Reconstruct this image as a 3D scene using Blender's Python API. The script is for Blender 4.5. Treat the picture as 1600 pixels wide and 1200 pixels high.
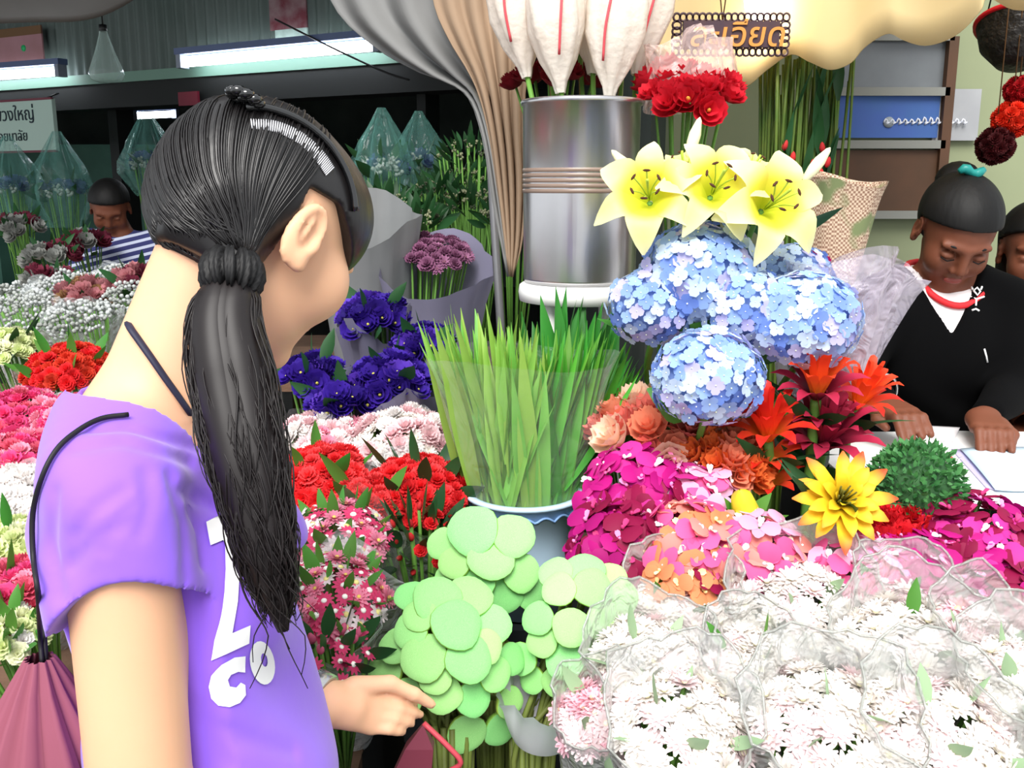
import bpy, bmesh, math, random
import numpy as np
from mathutils import Vector, Matrix
from mathutils.bvhtree import BVHTree

for o in list(bpy.data.objects):
    bpy.data.objects.remove(o)
SC = bpy.context.scene
COL = SC.collection
rnd = random.Random(11)
PI = math.pi

# ------------------------------------------------------------------ camera
CAM_H = 1.45
FPX = 1500.0
PITCH = math.radians(11.7)
cam_d = bpy.data.cameras.new('camera')
cam_d.sensor_width = 36.0
cam_d.lens = 36.0 * FPX / 1600.0
cam_d.clip_start = 0.02
cam_d.clip_end = 200
cam = bpy.data.objects.new('camera', cam_d)
COL.objects.link(cam)
cam.location = (0, 0, CAM_H)
cam.rotation_euler = (PI / 2 - PITCH, 0, 0)
SC.camera = cam

# ------------------------------------------------------------------ sky, sun, exposure
world = bpy.data.worlds.new('world')
SC.world = world
world.use_nodes = True
bg = world.node_tree.nodes['Background']
bg.inputs['Color'].default_value = (0.93, 0.97, 1.0, 1)
bg.inputs['Strength'].default_value = 0.78
sun_d = bpy.data.lights.new('sun', 'SUN')
sun_d.energy = 3.3
sun_d.angle = math.radians(35)
sun_d.color = (1.0, 0.97, 0.93)
sun = bpy.data.objects.new('sun', sun_d)
COL.objects.link(sun)
sun.rotation_euler = Vector((.10, .66, -.78)).to_track_quat('-Z', 'Y').to_euler()
SC.view_settings.view_transform = 'Standard'
SC.view_settings.look = 'None'
SC.view_settings.gamma = 1.0
SC.view_settings.use_curve_mapping = False
SC.view_settings.exposure = 0.76

# ------------------------------------------------------------------ helpers
def W(px, py, d):
    """world point seen at a pixel of the 1600x1200 frame at depth d along the view axis"""
    u = (px - 800.0) / FPX; v = (600.0 - py) / FPX
    s, c = math.sin(PITCH), math.cos(PITCH)
    return Vector((d * u, d * (c + v * s), CAM_H + d * (v * c - s)))

def lin(h):
    h = h.lstrip('#')
    out = []
    for i in (0, 2, 4):
        x = int(h[i:i + 2], 16) / 255.0
        out.append(x / 12.92 if x <= 0.04045 else ((x + 0.055) / 1.055) ** 2.4)
    return tuple(out) + (1.0,)

MATS = {}
def mat(name, color, rough=0.6, var=0.0, hue=0.0, transl=0.0, metal=0.0, emit=0.0, noise=0.0, nscale=20.0,
        bump=0.0, bscale=60.0, spec=0.4, color2=None, sheen=0.0, sss=0.0, coat=0.0, bstretch=None):
    """procedural material; var/hue = per-object variation, noise = mottling to color2"""
    if name in MATS:
        return MATS[name]
    m = bpy.data.materials.new(name); MATS[name] = m
    m.use_nodes = True
    nt = m.node_tree; N = nt.nodes; L = nt.links
    b = N['Principled BSDF']
    b.inputs['Roughness'].default_value = rough
    b.inputs['Metallic'].default_value = metal
    b.inputs['Specular IOR Level'].default_value = spec
    if coat: b.inputs['Coat Weight'].default_value = coat
    if sheen: b.inputs['Sheen Weight'].default_value = sheen
    if sss:
        b.inputs['Subsurface Weight'].default_value = sss
        b.inputs['Subsurface Radius'].default_value = (0.012, 0.005, 0.003)
        b.inputs['Subsurface Scale'].default_value = 1.0
    rgb = N.new('ShaderNodeRGB'); rgb.outputs[0].default_value = lin(color)
    out = rgb.outputs[0]
    tc = N.new('ShaderNodeTexCoord')
    if noise:
        nz = N.new('ShaderNodeTexNoise'); nz.inputs['Scale'].default_value = nscale
        nz.inputs['Detail'].default_value = 4
        L.new(tc.outputs['Object'], nz.inputs['Vector'])
        rp = N.new('ShaderNodeMapRange'); rp.inputs[1].default_value = 0.35; rp.inputs[2].default_value = 0.7
        rp.inputs[3].default_value = 0.0; rp.inputs[4].default_value = noise
        L.new(nz.outputs['Fac'], rp.inputs[0])
        mx = N.new('ShaderNodeMix'); mx.data_type = 'RGBA'
        L.new(rp.outputs[0], mx.inputs['Factor']); L.new(out, mx.inputs['A'])
        mx.inputs['B'].default_value = lin(color2 or '#ffffff')
        out = mx.outputs['Result']
    if var or hue:
        oi = N.new('ShaderNodeObjectInfo')
        hs = N.new('ShaderNodeHueSaturation')
        r1 = N.new('ShaderNodeMapRange'); r1.inputs[3].default_value = 1 - var; r1.inputs[4].default_value = 1 + var
        L.new(oi.outputs['Random'], r1.inputs[0]); L.new(r1.outputs[0], hs.inputs['Value'])
        ml = N.new('ShaderNodeMath'); ml.operation = 'MULTIPLY'; ml.inputs[1].default_value = 7.31
        fr = N.new('ShaderNodeMath'); fr.operation = 'FRACT'
        L.new(oi.outputs['Random'], ml.inputs[0]); L.new(ml.outputs[0], fr.inputs[0])
        r2 = N.new('ShaderNodeMapRange'); r2.inputs[3].default_value = 0.5 - hue; r2.inputs[4].default_value = 0.5 + hue
        L.new(fr.outputs[0], r2.inputs[0]); L.new(r2.outputs[0], hs.inputs['Hue'])
        L.new(out, hs.inputs['Color']); out = hs.outputs['Color']
    L.new(out, b.inputs['Base Color'])
    if emit:
        L.new(out, b.inputs['Emission Color']); b.inputs['Emission Strength'].default_value = emit
    if bump:
        nb = N.new('ShaderNodeTexNoise'); nb.inputs['Scale'].default_value = bscale; nb.inputs['Detail'].default_value = 3
        if bstretch:
            mp = N.new('ShaderNodeMapping'); mp.inputs['Scale'].default_value = bstretch
            L.new(tc.outputs['Object'], mp.inputs['Vector']); L.new(mp.outputs[0], nb.inputs['Vector'])
        else:
            L.new(tc.outputs['Object'], nb.inputs['Vector'])
        bp = N.new('ShaderNodeBump'); bp.inputs['Strength'].default_value = bump; bp.inputs['Distance'].default_value = 0.01
        L.new(nb.outputs['Fac'], bp.inputs['Height']); L.new(bp.outputs[0], b.inputs['Normal'])
    if transl:
        tr = N.new('ShaderNodeBsdfTranslucent'); L.new(out, tr.inputs['Color'])
        ms = N.new('ShaderNodeMixShader'); ms.inputs[0].default_value = transl
        L.new(b.outputs[0], ms.inputs[1]); L.new(tr.outputs[0], ms.inputs[2])
        L.new(ms.outputs[0], N['Material Output'].inputs['Surface'])
    return m

def clear_mat(name, color='#ffffff', cover=0.18, rough=0.12, bump=0.6, bscale=35.0, edge=.55):
    """thin clear film: mostly see-through, glossy where it creases"""
    if name in MATS:
        return MATS[name]
    m = bpy.data.materials.new(name); MATS[name] = m
    m.use_nodes = True
    nt = m.node_tree; N = nt.nodes; L = nt.links
    b = N['Principled BSDF']
    b.inputs['Base Color'].default_value = lin(color); b.inputs['Roughness'].default_value = rough
    b.inputs['Specular IOR Level'].default_value = 1.0
    tp = N.new('ShaderNodeBsdfTransparent'); tp.inputs['Color'].default_value = (0.97, 0.98, 0.98, 1)
    tc = N.new('ShaderNodeTexCoord')
    nz = N.new('ShaderNodeTexNoise'); nz.inputs['Scale'].default_value = bscale; nz.inputs['Detail'].default_value = 2
    nz.inputs['Distortion'].default_value = 1.5
    L.new(tc.outputs['Object'], nz.inputs['Vector'])
    bp = N.new('ShaderNodeBump'); bp.inputs['Strength'].default_value = bump; bp.inputs['Distance'].default_value = 0.02
    L.new(nz.outputs['Fac'], bp.inputs['Height']); L.new(bp.outputs[0], b.inputs['Normal'])
    lw = N.new('ShaderNodeLayerWeight'); lw.inputs['Blend'].default_value = 0.35
    L.new(bp.outputs[0], lw.inputs['Normal'])
    mr = N.new('ShaderNodeMapRange'); mr.inputs[3].default_value = cover; mr.inputs[4].default_value = min(1.0, cover + edge)
    L.new(lw.outputs['Facing'], mr.inputs[0])
    ms = N.new('ShaderNodeMixShader')
    L.new(mr.outputs[0], ms.inputs[0]); L.new(tp.outputs[0], ms.inputs[1]); L.new(b.outputs[0], ms.inputs[2])
    L.new(ms.outputs[0], N['Material Output'].inputs['Surface'])
    return m

class MB:
    """collects shapes for one mesh"""
    def __init__(self):
        self.v = []; self.f = []; self.m = []; self.n = 0
    def add(self, verts, faces, mi=0):
        verts = np.asarray(verts, float).reshape(-1, 3)
        o = self.n
        self.v.append(verts); self.n += len(verts)
        for f in faces:
            self.f.append(tuple(int(i) + o for i in f)); self.m.append(mi)
        return self
    def box(self, c, s, R=None, mi=0):
        q = np.array([(x, y, z) for x in (-.5, .5) for y in (-.5, .5) for z in (-.5, .5)]) * np.array(s)
        if R is not None: q = q @ np.array(R).T
        q = q + np.array(c)
        return self.add(q, [(0, 1, 3, 2), (4, 6, 7, 5), (0, 4, 5, 1), (2, 3, 7, 6), (0, 2, 6, 4), (1, 5, 7, 3)], mi)
    def tube(self, pts, rad, sides=6, mi=0, cap=True, flat=1.0, closed=False):
        P = np.asarray(pts, float); n = len(P)
        r = np.full(n, rad, float) if np.isscalar(rad) else np.asarray(rad, float)
        if closed:
            T = np.roll(P, -1, 0) - np.roll(P, 1, 0)
        else:
            T = np.gradient(P, axis=0)
        T /= np.maximum(np.linalg.norm(T, axis=1, keepdims=True), 1e-9)
        up = np.array([0, 0, 1.0]) if abs(T[0][2]) < .9 else np.array([1.0, 0, 0])
        U = np.zeros_like(P); V = np.zeros_like(P)
        a = np.cross(T[0], up); a /= np.linalg.norm(a)
        for i in range(n):
            a = a - T[i] * np.dot(a, T[i]); a /= max(np.linalg.norm(a), 1e-9)
            U[i] = a; V[i] = np.cross(T[i], a)
        ang = np.arange(sides) * 2 * PI / sides
        vs = (P[:, None, :] + r[:, None, None] * (np.cos(ang)[None, :, None] * U[:, None, :] + flat * np.sin(ang)[None, :, None] * V[:, None, :])).reshape(-1, 3)
        fs = []
        for i in range(n if closed else n - 1):
            i2 = (i + 1) % n
            for k in range(sides):
                k2 = (k + 1) % sides
                fs.append((i * sides + k, i * sides + k2, i2 * sides + k2, i2 * sides + k))
        if cap and not closed:
            fs.append(tuple(range(sides))[::-1]); fs.append(tuple((n - 1) * sides + k for k in range(sides)))
        return self.add(vs, fs, mi)
    def lathe(self, prof, seg=24, mi=0, M=None, wob=None):
        """prof: (r,z) list; closed to axis where r=0"""
        vs = []; fs = []
        n = len(prof)
        for i, (r, z) in enumerate(prof):
            for k in range(seg):
                a = 2 * PI * k / seg
                rr, zz = r, z
                if wob: rr, zz = wob(r, z, a, i)
                vs.append((rr * math.cos(a), rr * math.sin(a), zz))
        for i in range(n - 1):
            for k in range(seg):
                k2 = (k + 1) % seg
                fs.append((i * seg + k, i * seg + k2, (i + 1) * seg + k2, (i + 1) * seg + k))
        vs = np.array(vs)
        if M is not None:
            A = np.array(M); vs = vs @ A[:3, :3].T + A[:3, 3]
        return self.add(vs, fs, mi)
    def ball(self, c, r, seg=10, rings=6, mi=0, R=None):
        rr = np.array([r, r, r] if np.isscalar(r) else r, float)
        vs = []; fs = []
        for i in range(rings + 1):
            t = PI * i / rings
            for k in range(seg):
                a = 2 * PI * k / seg
                vs.append((math.sin(t) * math.cos(a), math.sin(t) * math.sin(a), math.cos(t)))
        for i in range(rings):
            for k in range(seg):
                k2 = (k + 1) % seg
                fs.append((i * seg + k, (i + 1) * seg + k, (i + 1) * seg + k2, i * seg + k2))
        vs = np.array(vs) * rr
        if R is not None: vs = vs @ np.array(R).T
        return self.add(vs + np.array(c), fs, mi)
    def mesh(self, name, mats, smooth=True):
        me = bpy.data.meshes.new(name)
        v = np.concatenate(self.v) if self.v else np.zeros((0, 3))
        me.from_pydata(v.tolist(), [], self.f)
        for m in (mats if isinstance(mats, (list, tuple)) else [mats]):
            me.materials.append(m)
        me.polygons.foreach_set('material_index', np.array(self.m, dtype=np.int32))
        me.polygons.foreach_set('use_smooth', np.full(len(self.f), smooth))
        me.update()
        return me

def link(name, me, parent=None, M=None, label=None, cat=None, group=None, kind=None):
    o = bpy.data.objects.new(name, me)
    COL.objects.link(o)
    if parent is not None:
        o.parent = parent
        if M is None: M = Matrix.Identity(4)
        o.matrix_basis = Matrix.Translation(-ROOT.get(parent.name, Vector())) @ M
    elif M is not None:
        o.matrix_basis = M
    tag(o, label, cat, group, kind)
    return o
def tag(o, label=None, cat=None, group=None, kind=None):
    if label: o['label'] = label
    if cat: o['category'] = cat
    if group: o['group'] = group
    if kind: o['kind'] = kind
    return o
ROOT = {}
def thing(name, label, cat, loc=(0, 0, 0), group=None):
    """an Empty at the thing's base; children are given in world coordinates"""
    o = bpy.data.objects.new(name, None)
    o.empty_display_size = 0.05
    COL.objects.link(o)
    o.location = loc
    ROOT[o.name] = Vector(loc)
    return tag(o, label, cat, group)
def sub(name, me, parent, M=None, **k):
    """sub-part: parent is a mesh part built in world coordinates (identity local mesh)"""
    o = bpy.data.objects.new(name, me); COL.objects.link(o); o.parent = parent
    if M is not None: o.matrix_basis = M
    return tag(o, **k)
def frame(axis, twist=0.0, loc=(0, 0, 0), s=1.0):
    """matrix whose +Z is axis"""
    q = Vector(axis).normalized().to_track_quat('Z', 'Y')
    if np.isscalar(s): s = (s, s, s)
    return Matrix.Translation(loc) @ q.to_matrix().to_4x4() @ Matrix.Rotation(twist, 4, 'Z') @ Matrix.Diagonal((s[0], s[1], s[2], 1))
def struct(name, mb, m, smooth=False):
    return link(name, mb.mesh(name, m, smooth), kind='structure')
def bez(pts, n=24):
    """smooth curve through points (Catmull-Rom)"""
    P = [np.array(p, float) for p in pts]
    P = [2 * P[0] - P[1]] + P + [2 * P[-1] - P[-2]]
    seg = len(P) - 3; out = []
    for i in range(n):
        t = i / (n - 1) * seg; k = min(int(t), seg - 1); t -= k
        a, b, c, d = P[k:k + 4]
        out.append(.5 * ((2 * b) + (-a + c) * t + (2 * a - 5 * b + 4 * c - d) * t * t + (-a + 3 * b - 3 * c + d) * t ** 3))
    return np.array(out)

# ------------------------------------------------------------------ implicit surfaces for bodies
class Field:
    def __init__(self, lo, hi, h):
        self.lo = np.array(lo, float); self.h = h
        self.n = np.ceil((np.array(hi) - self.lo) / h).astype(int) + 1
        self.F = np.full(self.n, 1.0, np.float32)
        self.ax = [(self.lo[i] + h * np.arange(self.n[i])).astype(np.float32) for i in range(3)]
    def _sl(self, lo, hi):
        a = np.clip(np.floor((np.array(lo) - self.lo) / self.h).astype(int), 0, self.n)
        b = np.clip(np.ceil((np.array(hi) - self.lo) / self.h).astype(int) + 1, 0, self.n)
        return tuple(slice(x, y) for x, y in zip(a, b))
    def _pts(self, sl):
        return (self.ax[0][sl[0]][:, None, None], self.ax[1][sl[1]][None, :, None], self.ax[2][sl[2]][None, None, :])
    def op(self, fn, lo, hi, k, mode='u'):
        pad = k + 0.03
        sl = self._sl(np.array(lo) - pad, np.array(hi) + pad)
        if any(s.stop <= s.start for s in sl): return
        d = fn(*self._pts(sl)).astype(np.float32)
        f = self.F[sl]
        if mode == 'u':
            t = np.clip(.5 + .5 * (d - f) / k, 0, 1)
            self.F[sl] = d * (1 - t) + f * t - k * t * (1 - t)
        else:
            t = np.clip(.5 - .5 * (d + f) / k, 0, 1)
            self.F[sl] = f * (1 - t) + (-d) * t + k * t * (1 - t)
    def cone(self, a, b, r1, r2, k=0.02, mode='u'):
        a = np.array(a, float); b = np.array(b, float); ba = b - a; l2 = max(float(ba @ ba), 1e-9)
        def fn(X, Y, Z):
            px, py, pz = X - a[0], Y - a[1], Z - a[2]
            t = np.clip((px * ba[0] + py * ba[1] + pz * ba[2]) / l2, 0, 1)
            return np.sqrt((px - ba[0] * t) ** 2 + (py - ba[1] * t) ** 2 + (pz - ba[2] * t) ** 2) - (r1 + (r2 - r1) * t)
        r = max(r1, r2)
        self.op(fn, np.minimum(a, b) - r, np.maximum(a, b) + r, k, mode)
    def ell(self, c, r, R=None, k=0.02, mode='u'):
        c = np.array(c, float); r = np.array(r, float)
        R = np.eye(3) if R is None else np.array(R, float)
        def fn(X, Y, Z):
            px, py, pz = X - c[0], Y - c[1], Z - c[2]
            q = [px * R[0, i] + py * R[1, i] + pz * R[2, i] for i in range(3)]
            k0 = np.sqrt(sum((q[i] / r[i]) ** 2 for i in range(3)))
            k1 = np.sqrt(sum((q[i] / r[i] ** 2) ** 2 for i in range(3))) + 1e-9
            return np.where(k0 < 1e-4, -r.min(), k0 * (k0 - 1) / k1)
        m = r.max()
        self.op(fn, c - m, c + m, k, mode)
    def cut(self, fn):
        """keep only where fn<0"""
        X, Y, Z = self._pts((slice(None),) * 3)
        self.F = np.maximum(self.F, fn(X, Y, Z).astype(np.float32))
    def warp(self, fn):
        X, Y, Z = self._pts((slice(None),) * 3)
        self.F = self.F + fn(X, Y, Z).astype(np.float32)
    def groove(self, pts, w, depth):
        for a, b in zip(pts[:-1], pts[1:]):
            a = np.array(a, float); b = np.array(b, float); ba = b - a; l2 = max(float(ba @ ba), 1e-9)
            sl = self._sl(np.minimum(a, b) - 3 * w, np.maximum(a, b) + 3 * w)
            if any(s.stop <= s.start for s in sl): continue
            X, Y, Z = self._pts(sl); px, py, pz = X - a[0], Y - a[1], Z - a[2]
            t = np.clip((px * ba[0] + py * ba[1] + pz * ba[2]) / l2, 0, 1)
            d2 = (px - ba[0] * t) ** 2 + (py - ba[1] * t) ** 2 + (pz - ba[2] * t) ** 2
            self.G[sl] = np.maximum(self.G[sl], (depth * np.exp(-d2 / w ** 2)).astype(np.float32))
    def surface(self):
        F = self.F
        nx, ny, nz = F.shape
        S = F < 0
        c = np.zeros((nx - 1, ny - 1, nz - 1), np.int8)
        for i in (0, 1):
            for j in (0, 1):
                for k in (0, 1):
                    c += S[i:nx - 1 + i, j:ny - 1 + j, k:nz - 1 + k]
        act = (c > 0) & (c < 8)
        I = np.argwhere(act)
        idx = np.full(act.shape, -1, np.int32); idx[act] = np.arange(len(I))
        acc = np.zeros((len(I), 3)); cnt = np.zeros(len(I))
        corners = [(i, j, k) for i in (0, 1) for j in (0, 1) for k in (0, 1)]
        vals = {q: F[I[:, 0] + q[0], I[:, 1] + q[1], I[:, 2] + q[2]].astype(float) for q in corners}
        for a in corners:
            for ax in range(3):
                if a[ax] == 0:
                    b = list(a); b[ax] = 1; b = tuple(b)
                    fa, fb = vals[a], vals[b]
                    m = (fa < 0) != (fb < 0)
                    t = np.where(m, fa / np.where(m, fa - fb, 1), 0)
                    p = np.tile(np.array(a, float), (len(I), 1)); p[:, ax] = t
                    acc += p * m[:, None]; cnt += m
        V = self.lo + self.h * (I + acc / cnt[:, None])
        quads = []
        for ax in range(3):
            A = np.moveaxis(S, ax, 0); ID = np.moveaxis(idx, ax, 0)
            s0 = A[:-1, 1:-1, 1:-1]; s1 = A[1:, 1:-1, 1:-1]
            E = np.argwhere(s0 != s1)
            if not len(E): continue
            i, j, k = E.T
            q = np.stack([ID[i, j, k], ID[i, j + 1, k], ID[i, j + 1, k + 1], ID[i, j, k + 1]], 1)
            fl = s0[i, j, k]
            if ax == 1: fl = ~fl
            q[~fl] = q[~fl][:, ::-1]
            quads.append(q)
        Q = np.concatenate(quads); Q = Q[(Q >= 0).all(1)]
        return V, Q

def smooth_net(V, Q, it=3, w=0.5):
    e = np.concatenate([Q[:, [0, 1]], Q[:, [1, 2]], Q[:, [2, 3]], Q[:, [3, 0]]])
    n = len(V); deg = np.bincount(e[:, 0], minlength=n) + np.bincount(e[:, 1], minlength=n)
    for _ in range(it):
        A = np.zeros_like(V)
        for d in range(3):
            A[:, d] = np.bincount(e[:, 0], V[e[:, 1], d], n) + np.bincount(e[:, 1], V[e[:, 0], d], n)
        V = V * (1 - w) + w * A / np.maximum(deg, 1)[:, None]
    return V
def net_mesh(name, V, Q, m):
    me = bpy.data.meshes.new(name)
    me.vertices.add(len(V)); me.vertices.foreach_set('co', V.astype(np.float32).ravel())
    me.loops.add(len(Q) * 4); me.loops.foreach_set('vertex_index', Q.astype(np.int32).ravel())
    me.polygons.add(len(Q)); me.polygons.foreach_set('loop_start', np.arange(len(Q), dtype=np.int32) * 4)
    me.polygons.foreach_set('use_smooth', np.ones(len(Q), bool))
    me.materials.append(m)
    me.update(calc_edges=True); me.validate()
    return me

class Head:
    """local frame: x forward, y left, z up, origin between the ears; head about 0.225 tall"""
    def __init__(self, c, yaw, pitch, roll=0.0, s=1.0):
        f0 = np.array([math.cos(yaw), math.sin(yaw), 0]); l0 = np.array([-math.sin(yaw), math.cos(yaw), 0]); z = np.array([0, 0, 1.0])
        f = f0 * math.cos(pitch) - z * math.sin(pitch); u = f0 * math.sin(pitch) + z * math.cos(pitch)
        l = l0 * math.cos(roll) + u * math.sin(roll); u = u * math.cos(roll) - l0 * math.sin(roll)
        self.R = np.stack([f, l, u], 1); self.c = np.array(c, float); self.s = s
    def p(self, x, y, z): return self.c + self.s * (self.R @ np.array([x, y, z]))
    def inv(self, P): return (np.asarray(P) - self.c) @ self.R / self.s
    def rot(self, yaw=0, pitch=0, roll=0):
        cy, sy = math.cos(yaw), math.sin(yaw); cp, sp = math.cos(pitch), math.sin(pitch); cr, sr = math.cos(roll), math.sin(roll)
        A = np.array([[cy, -sy, 0], [sy, cy, 0], [0, 0, 1]]) @ np.array([[cp, 0, sp], [0, 1, 0], [-sp, 0, cp]]) @ np.array([[1, 0, 0], [0, cr, -sr], [0, sr, cr]])
        return self.R @ A
    def build(self, F):
        s = self.s; E = lambda c, r, k=.012, R=None, mode='u': F.ell(self.p(*c), np.array(r) * s, self.R if R is None else R, k * s, mode)
        C = lambda a, b, r1, r2, k=.008, mode='u': F.cone(self.p(*a), self.p(*b), r1 * s, r2 * s, k * s, mode)
        E((-.012, 0, .03), (.095, .074, .082))            # skull
        E((.03, 0, -.015), (.062, .062, .075), .02)        # face
        E((.03, 0, -.065), (.052, .05, .045), .02)         # jaw
        C((.068, 0, -.1), (.06, 0, -.092), .018, .022, .015)
        for q in (1, -1):
            E((.055, q * .038, -.028), (.034, .028, .036), .015)   # cheek
            E((.083, q * .033, .006), (.016, .019, .012), .01, mode='s')  # eye socket
            C((.086, q * .012, .027), (.075, q * .048, .026), .007, .006, .012)  # brow
            E((.077, q * .033, .003), (.013, .016, .008), .004)  # closed lid
            # ear
            Re = self.rot(yaw=q * .08, pitch=.2)
            E((-.008, q * .079, -.004), (.019, .008, .033), .004, Re)
            E((-.004, q * .0865, .003), (.0125, .0085, .023), .002, Re, 's')
            C((-.006, q * .081, .012), (-.010, q * .081, -.010), .003, .003, .003)
            C((-.002, q * .081, -.031), (-.004, q * .08, -.026), .007, .008, .006)
            C((.006, q * .079, -.006), (.006, q * .08, -.012), .005, .005, .004)
        C((.088, 0, .022), (.103, 0, -.022), .007, .011, .012)  # nose
        for q in (1, -1): E((.093, q * .012, -.028), (.011, .009, .008), .006)
        E((.084, 0, -.053), (.011, .022, .007), .004)      # lips
        E((.082, 0, -.064), (.011, .019, .007), .004)
        E((.094, 0, -.0585), (.008, .021, .0016), .002, mode='s')

def hand_chain(F, pts, rads, k=.005):
    for i in range(len(pts) - 1):
        F.cone(pts[i], pts[i + 1], rads[i], rads[i + 1], k)

# ------------------------------------------------------------------ the setting
M_floor = mat('wet_concrete', '#4a4a48', .45, noise=.6, nscale=3, color2='#2f2f30', bump=.3, bscale=25)
struct('floor', MB().box((0, 6, -.05), (18, 20, .1)), M_floor)
M_dark = mat('dark_paint', '#0f1312', .7, noise=.5, nscale=4, color2='#0a0d0c')
M_green = mat('green_paint', '#4f7d6c', .6, noise=.5, nscale=5, color2='#3d6558')
M_corr = mat('corrugated_metal', '#5e6a66', .5, metal=.2, noise=.5, nscale=2.5, color2='#44564f')
M_conc = mat('hall_concrete', '#5a625d', .85, noise=.6, nscale=2, color2='#3a423e')

def HD(px):   # depth of the hall front, nearer to the right
    return 1.0 / (1 / 7.5 + (px / 590.0) * (1 / 5.9 - 1 / 7.5))
def HP(px, py, off=0.0):
    p = W(px, py, HD(px) + off); return p
A0 = HP(-320, 110); A1 = HP(830, 110)
hd = (A1 - A0); hd.z = 0; HLEN = hd.length; hd.normalize(); hn = Vector((hd.y, -hd.x, 0))   # hn faces the street
def hall_box(px0, px1, z0, z1, th, off=0.0):
    a = HP(px0, 110); b = HP(px1, 110); c = (a + b) / 2 - hn * off; c.z = (z0 + z1) / 2
    R = np.array([[hd.x, -hn.x, 0], [hd.y, -hn.y, 0], [0, 0, 1]])
    return MB().box(c, ((b - a).length, th, z1 - z0), R)
# corrugated fascia over the hall front, ribs modelled
mb = MB(); vs = []; n = 560
for i in range(n + 1):
    p = A0 + hd * (HLEN * i / n) + hn * (.018 * math.sin(i * 2 * PI / 7.0))
    vs += [(p.x, p.y, 2.24), (p.x, p.y, 3.5)]
mb.add(vs, [(2 * i, 2 * i + 2, 2 * i + 3, 2 * i + 1) for i in range(n)])
struct('trim_1', mb, M_corr, True)
struct('trim_2', hall_box(-320, 830, 2.0, 2.17, .22, .08), M_dark)
struct('trim_3', hall_box(-320, 830, 2.17, 2.24, .10, .0), mat('pale_green_rail', '#6a8f7e', .5))
for i, px in enumerate((-60, 148, 640)):
    struct('trim_%d' % (4 + i), hall_box(px - 7, px + 7, 0, 2.02, .16, .2), M_dark if i != 0 else M_green)
struct('ceiling', MB().box((-3.2, 10.6, 3.05), (9.4, 7.6, .08)), M_dark)
struct('ceiling', MB().box((-3.4, 5.3, 3.42), (9.0, 5.6, .05)), mat('lane_shade_roof', '#3c3f40', .8))  # unseen roof above the lane, added to shade the hall front
struct('wall_back', MB().box((-3.0, 14.0, 1.5), (9.6, .12, 3.2)), M_conc)
struct('wall_left', MB().box((-7.6, 10.4, 1.5), (.12, 7.4, 3.2)), M_conc)
struct('wall_middle', MB().box((.62, 9.0, 1.6), (.12, 10.0, 3.4)), M_conc)
# interior partition in pale green far back
struct('wall_inner', MB().box((-4.9, 11.2, .95), (4.2, .1, 1.9)), M_green)

# shop wall behind the seller
M_wall = mat('pale_green_wall', '#8c9474', .8, noise=.35, nscale=3, color2='#7a8466')
wy = 3.75
struct('wall_right', MB().box((2.1, wy + .06, 1.6), (3.0, .12, 3.4)), M_wall)
wl = thing('window_1', None, None, (1.55, wy - .03, .9)); wl['kind'] = 'structure'
M_brown = mat('brown_wood', '#5a3c28', .6, noise=.6, nscale=6, color2='#43301f')
def wallp(px, py):
    p = W(px, py, 3.6); t = (wy) / p.y; p = Vector((0, 0, CAM_H)) + (p - Vector((0, 0, CAM_H))) * t; return p
a = wallp(1300, 60); b = wallp(1458, 335)
M_glass = mat('dusty_glass', '#6f7478', .25, spec=.6, noise=.5, nscale=5, color2='#4c4f55')
c = wallp(1300, 145)
link('pane', MB().box(((a.x + b.x) / 2, wy - .012, (a.z + c.z) / 2), (b.x - a.x, .02, a.z - c.z)).mesh('pane', M_glass, False), wl)
d0 = wallp(1300, 235)
link('lower_panel', MB().box(((a.x + b.x) / 2, wy - .02, (d0.z + b.z) / 2), (b.x - a.x, .03, d0.z - b.z)).mesh('lower_panel', M_brown, False), wl)
for x0 in (a.x, b.x):
    link('frame_post', MB().box((x0, wy - .03, (a.z + b.z) / 2), (.035, .05, a.z - b.z)).mesh('frame_post', M_brown, False), wl)
for z0 in (a.z, c.z, d0.z + .02, b.z):
    link('frame_rail', MB().box(((a.x + b.x) / 2, wy - .03, z0), (b.x - a.x, .05, .03)).mesh('frame_rail', mat('grey_rail', '#84857f', .5), False), wl)

# ------------------------------------------------------------------ cloths and poles
def cloth(name, label, cat, left, right, dl, dr, m, nu=30, nv=26, fold=.03, nf=7, seed=0, thick=.003):
    """cloth hung between two pixel-traced edges, each with its own distance"""
    L_ = bez([W(x, y, d) for (x, y), d in zip(left, dl)], nv); R_ = bez([W(x, y, d) for (x, y), d in zip(right, dr)], nv)
    vs = []; fs = []
    for j in range(nv):
        for i in range(nu):
            u = i / (nu - 1); p = L_[j] * (1 - u) + R_[j] * u
            w = fold * math.sin(u * nf * PI + .7 * math.sin(j * .25 + seed)) * (0.4 + .6 * math.sin(PI * u))
            vs.append((p[0], p[1] + w, p[2] + .3 * w))
    for j in range(nv - 1):
        for i in range(nu - 1):
            k = j * nu + i; fs.append((k, k + 1, k + nu + 1, k + nu))
    o = link(name, MB().add(vs, fs).mesh(name, m), None, None, label, cat)
    md = o.modifiers.new('thickness', 'SOLIDIFY'); md.thickness = thick
    return o
M_greycloth = mat('grey_canvas', '#868685', .85, transl=.2, noise=.3, nscale=6, color2='#70706f')  # the awning's own grey; on the drape it stands in for shade
M_litcloth = mat('canvas_warm_lit', '#ad937a', .85, transl=.3, noise=.35, nscale=5, color2='#957c66')  # same drape as the grey part, warm light put into its colour
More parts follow.
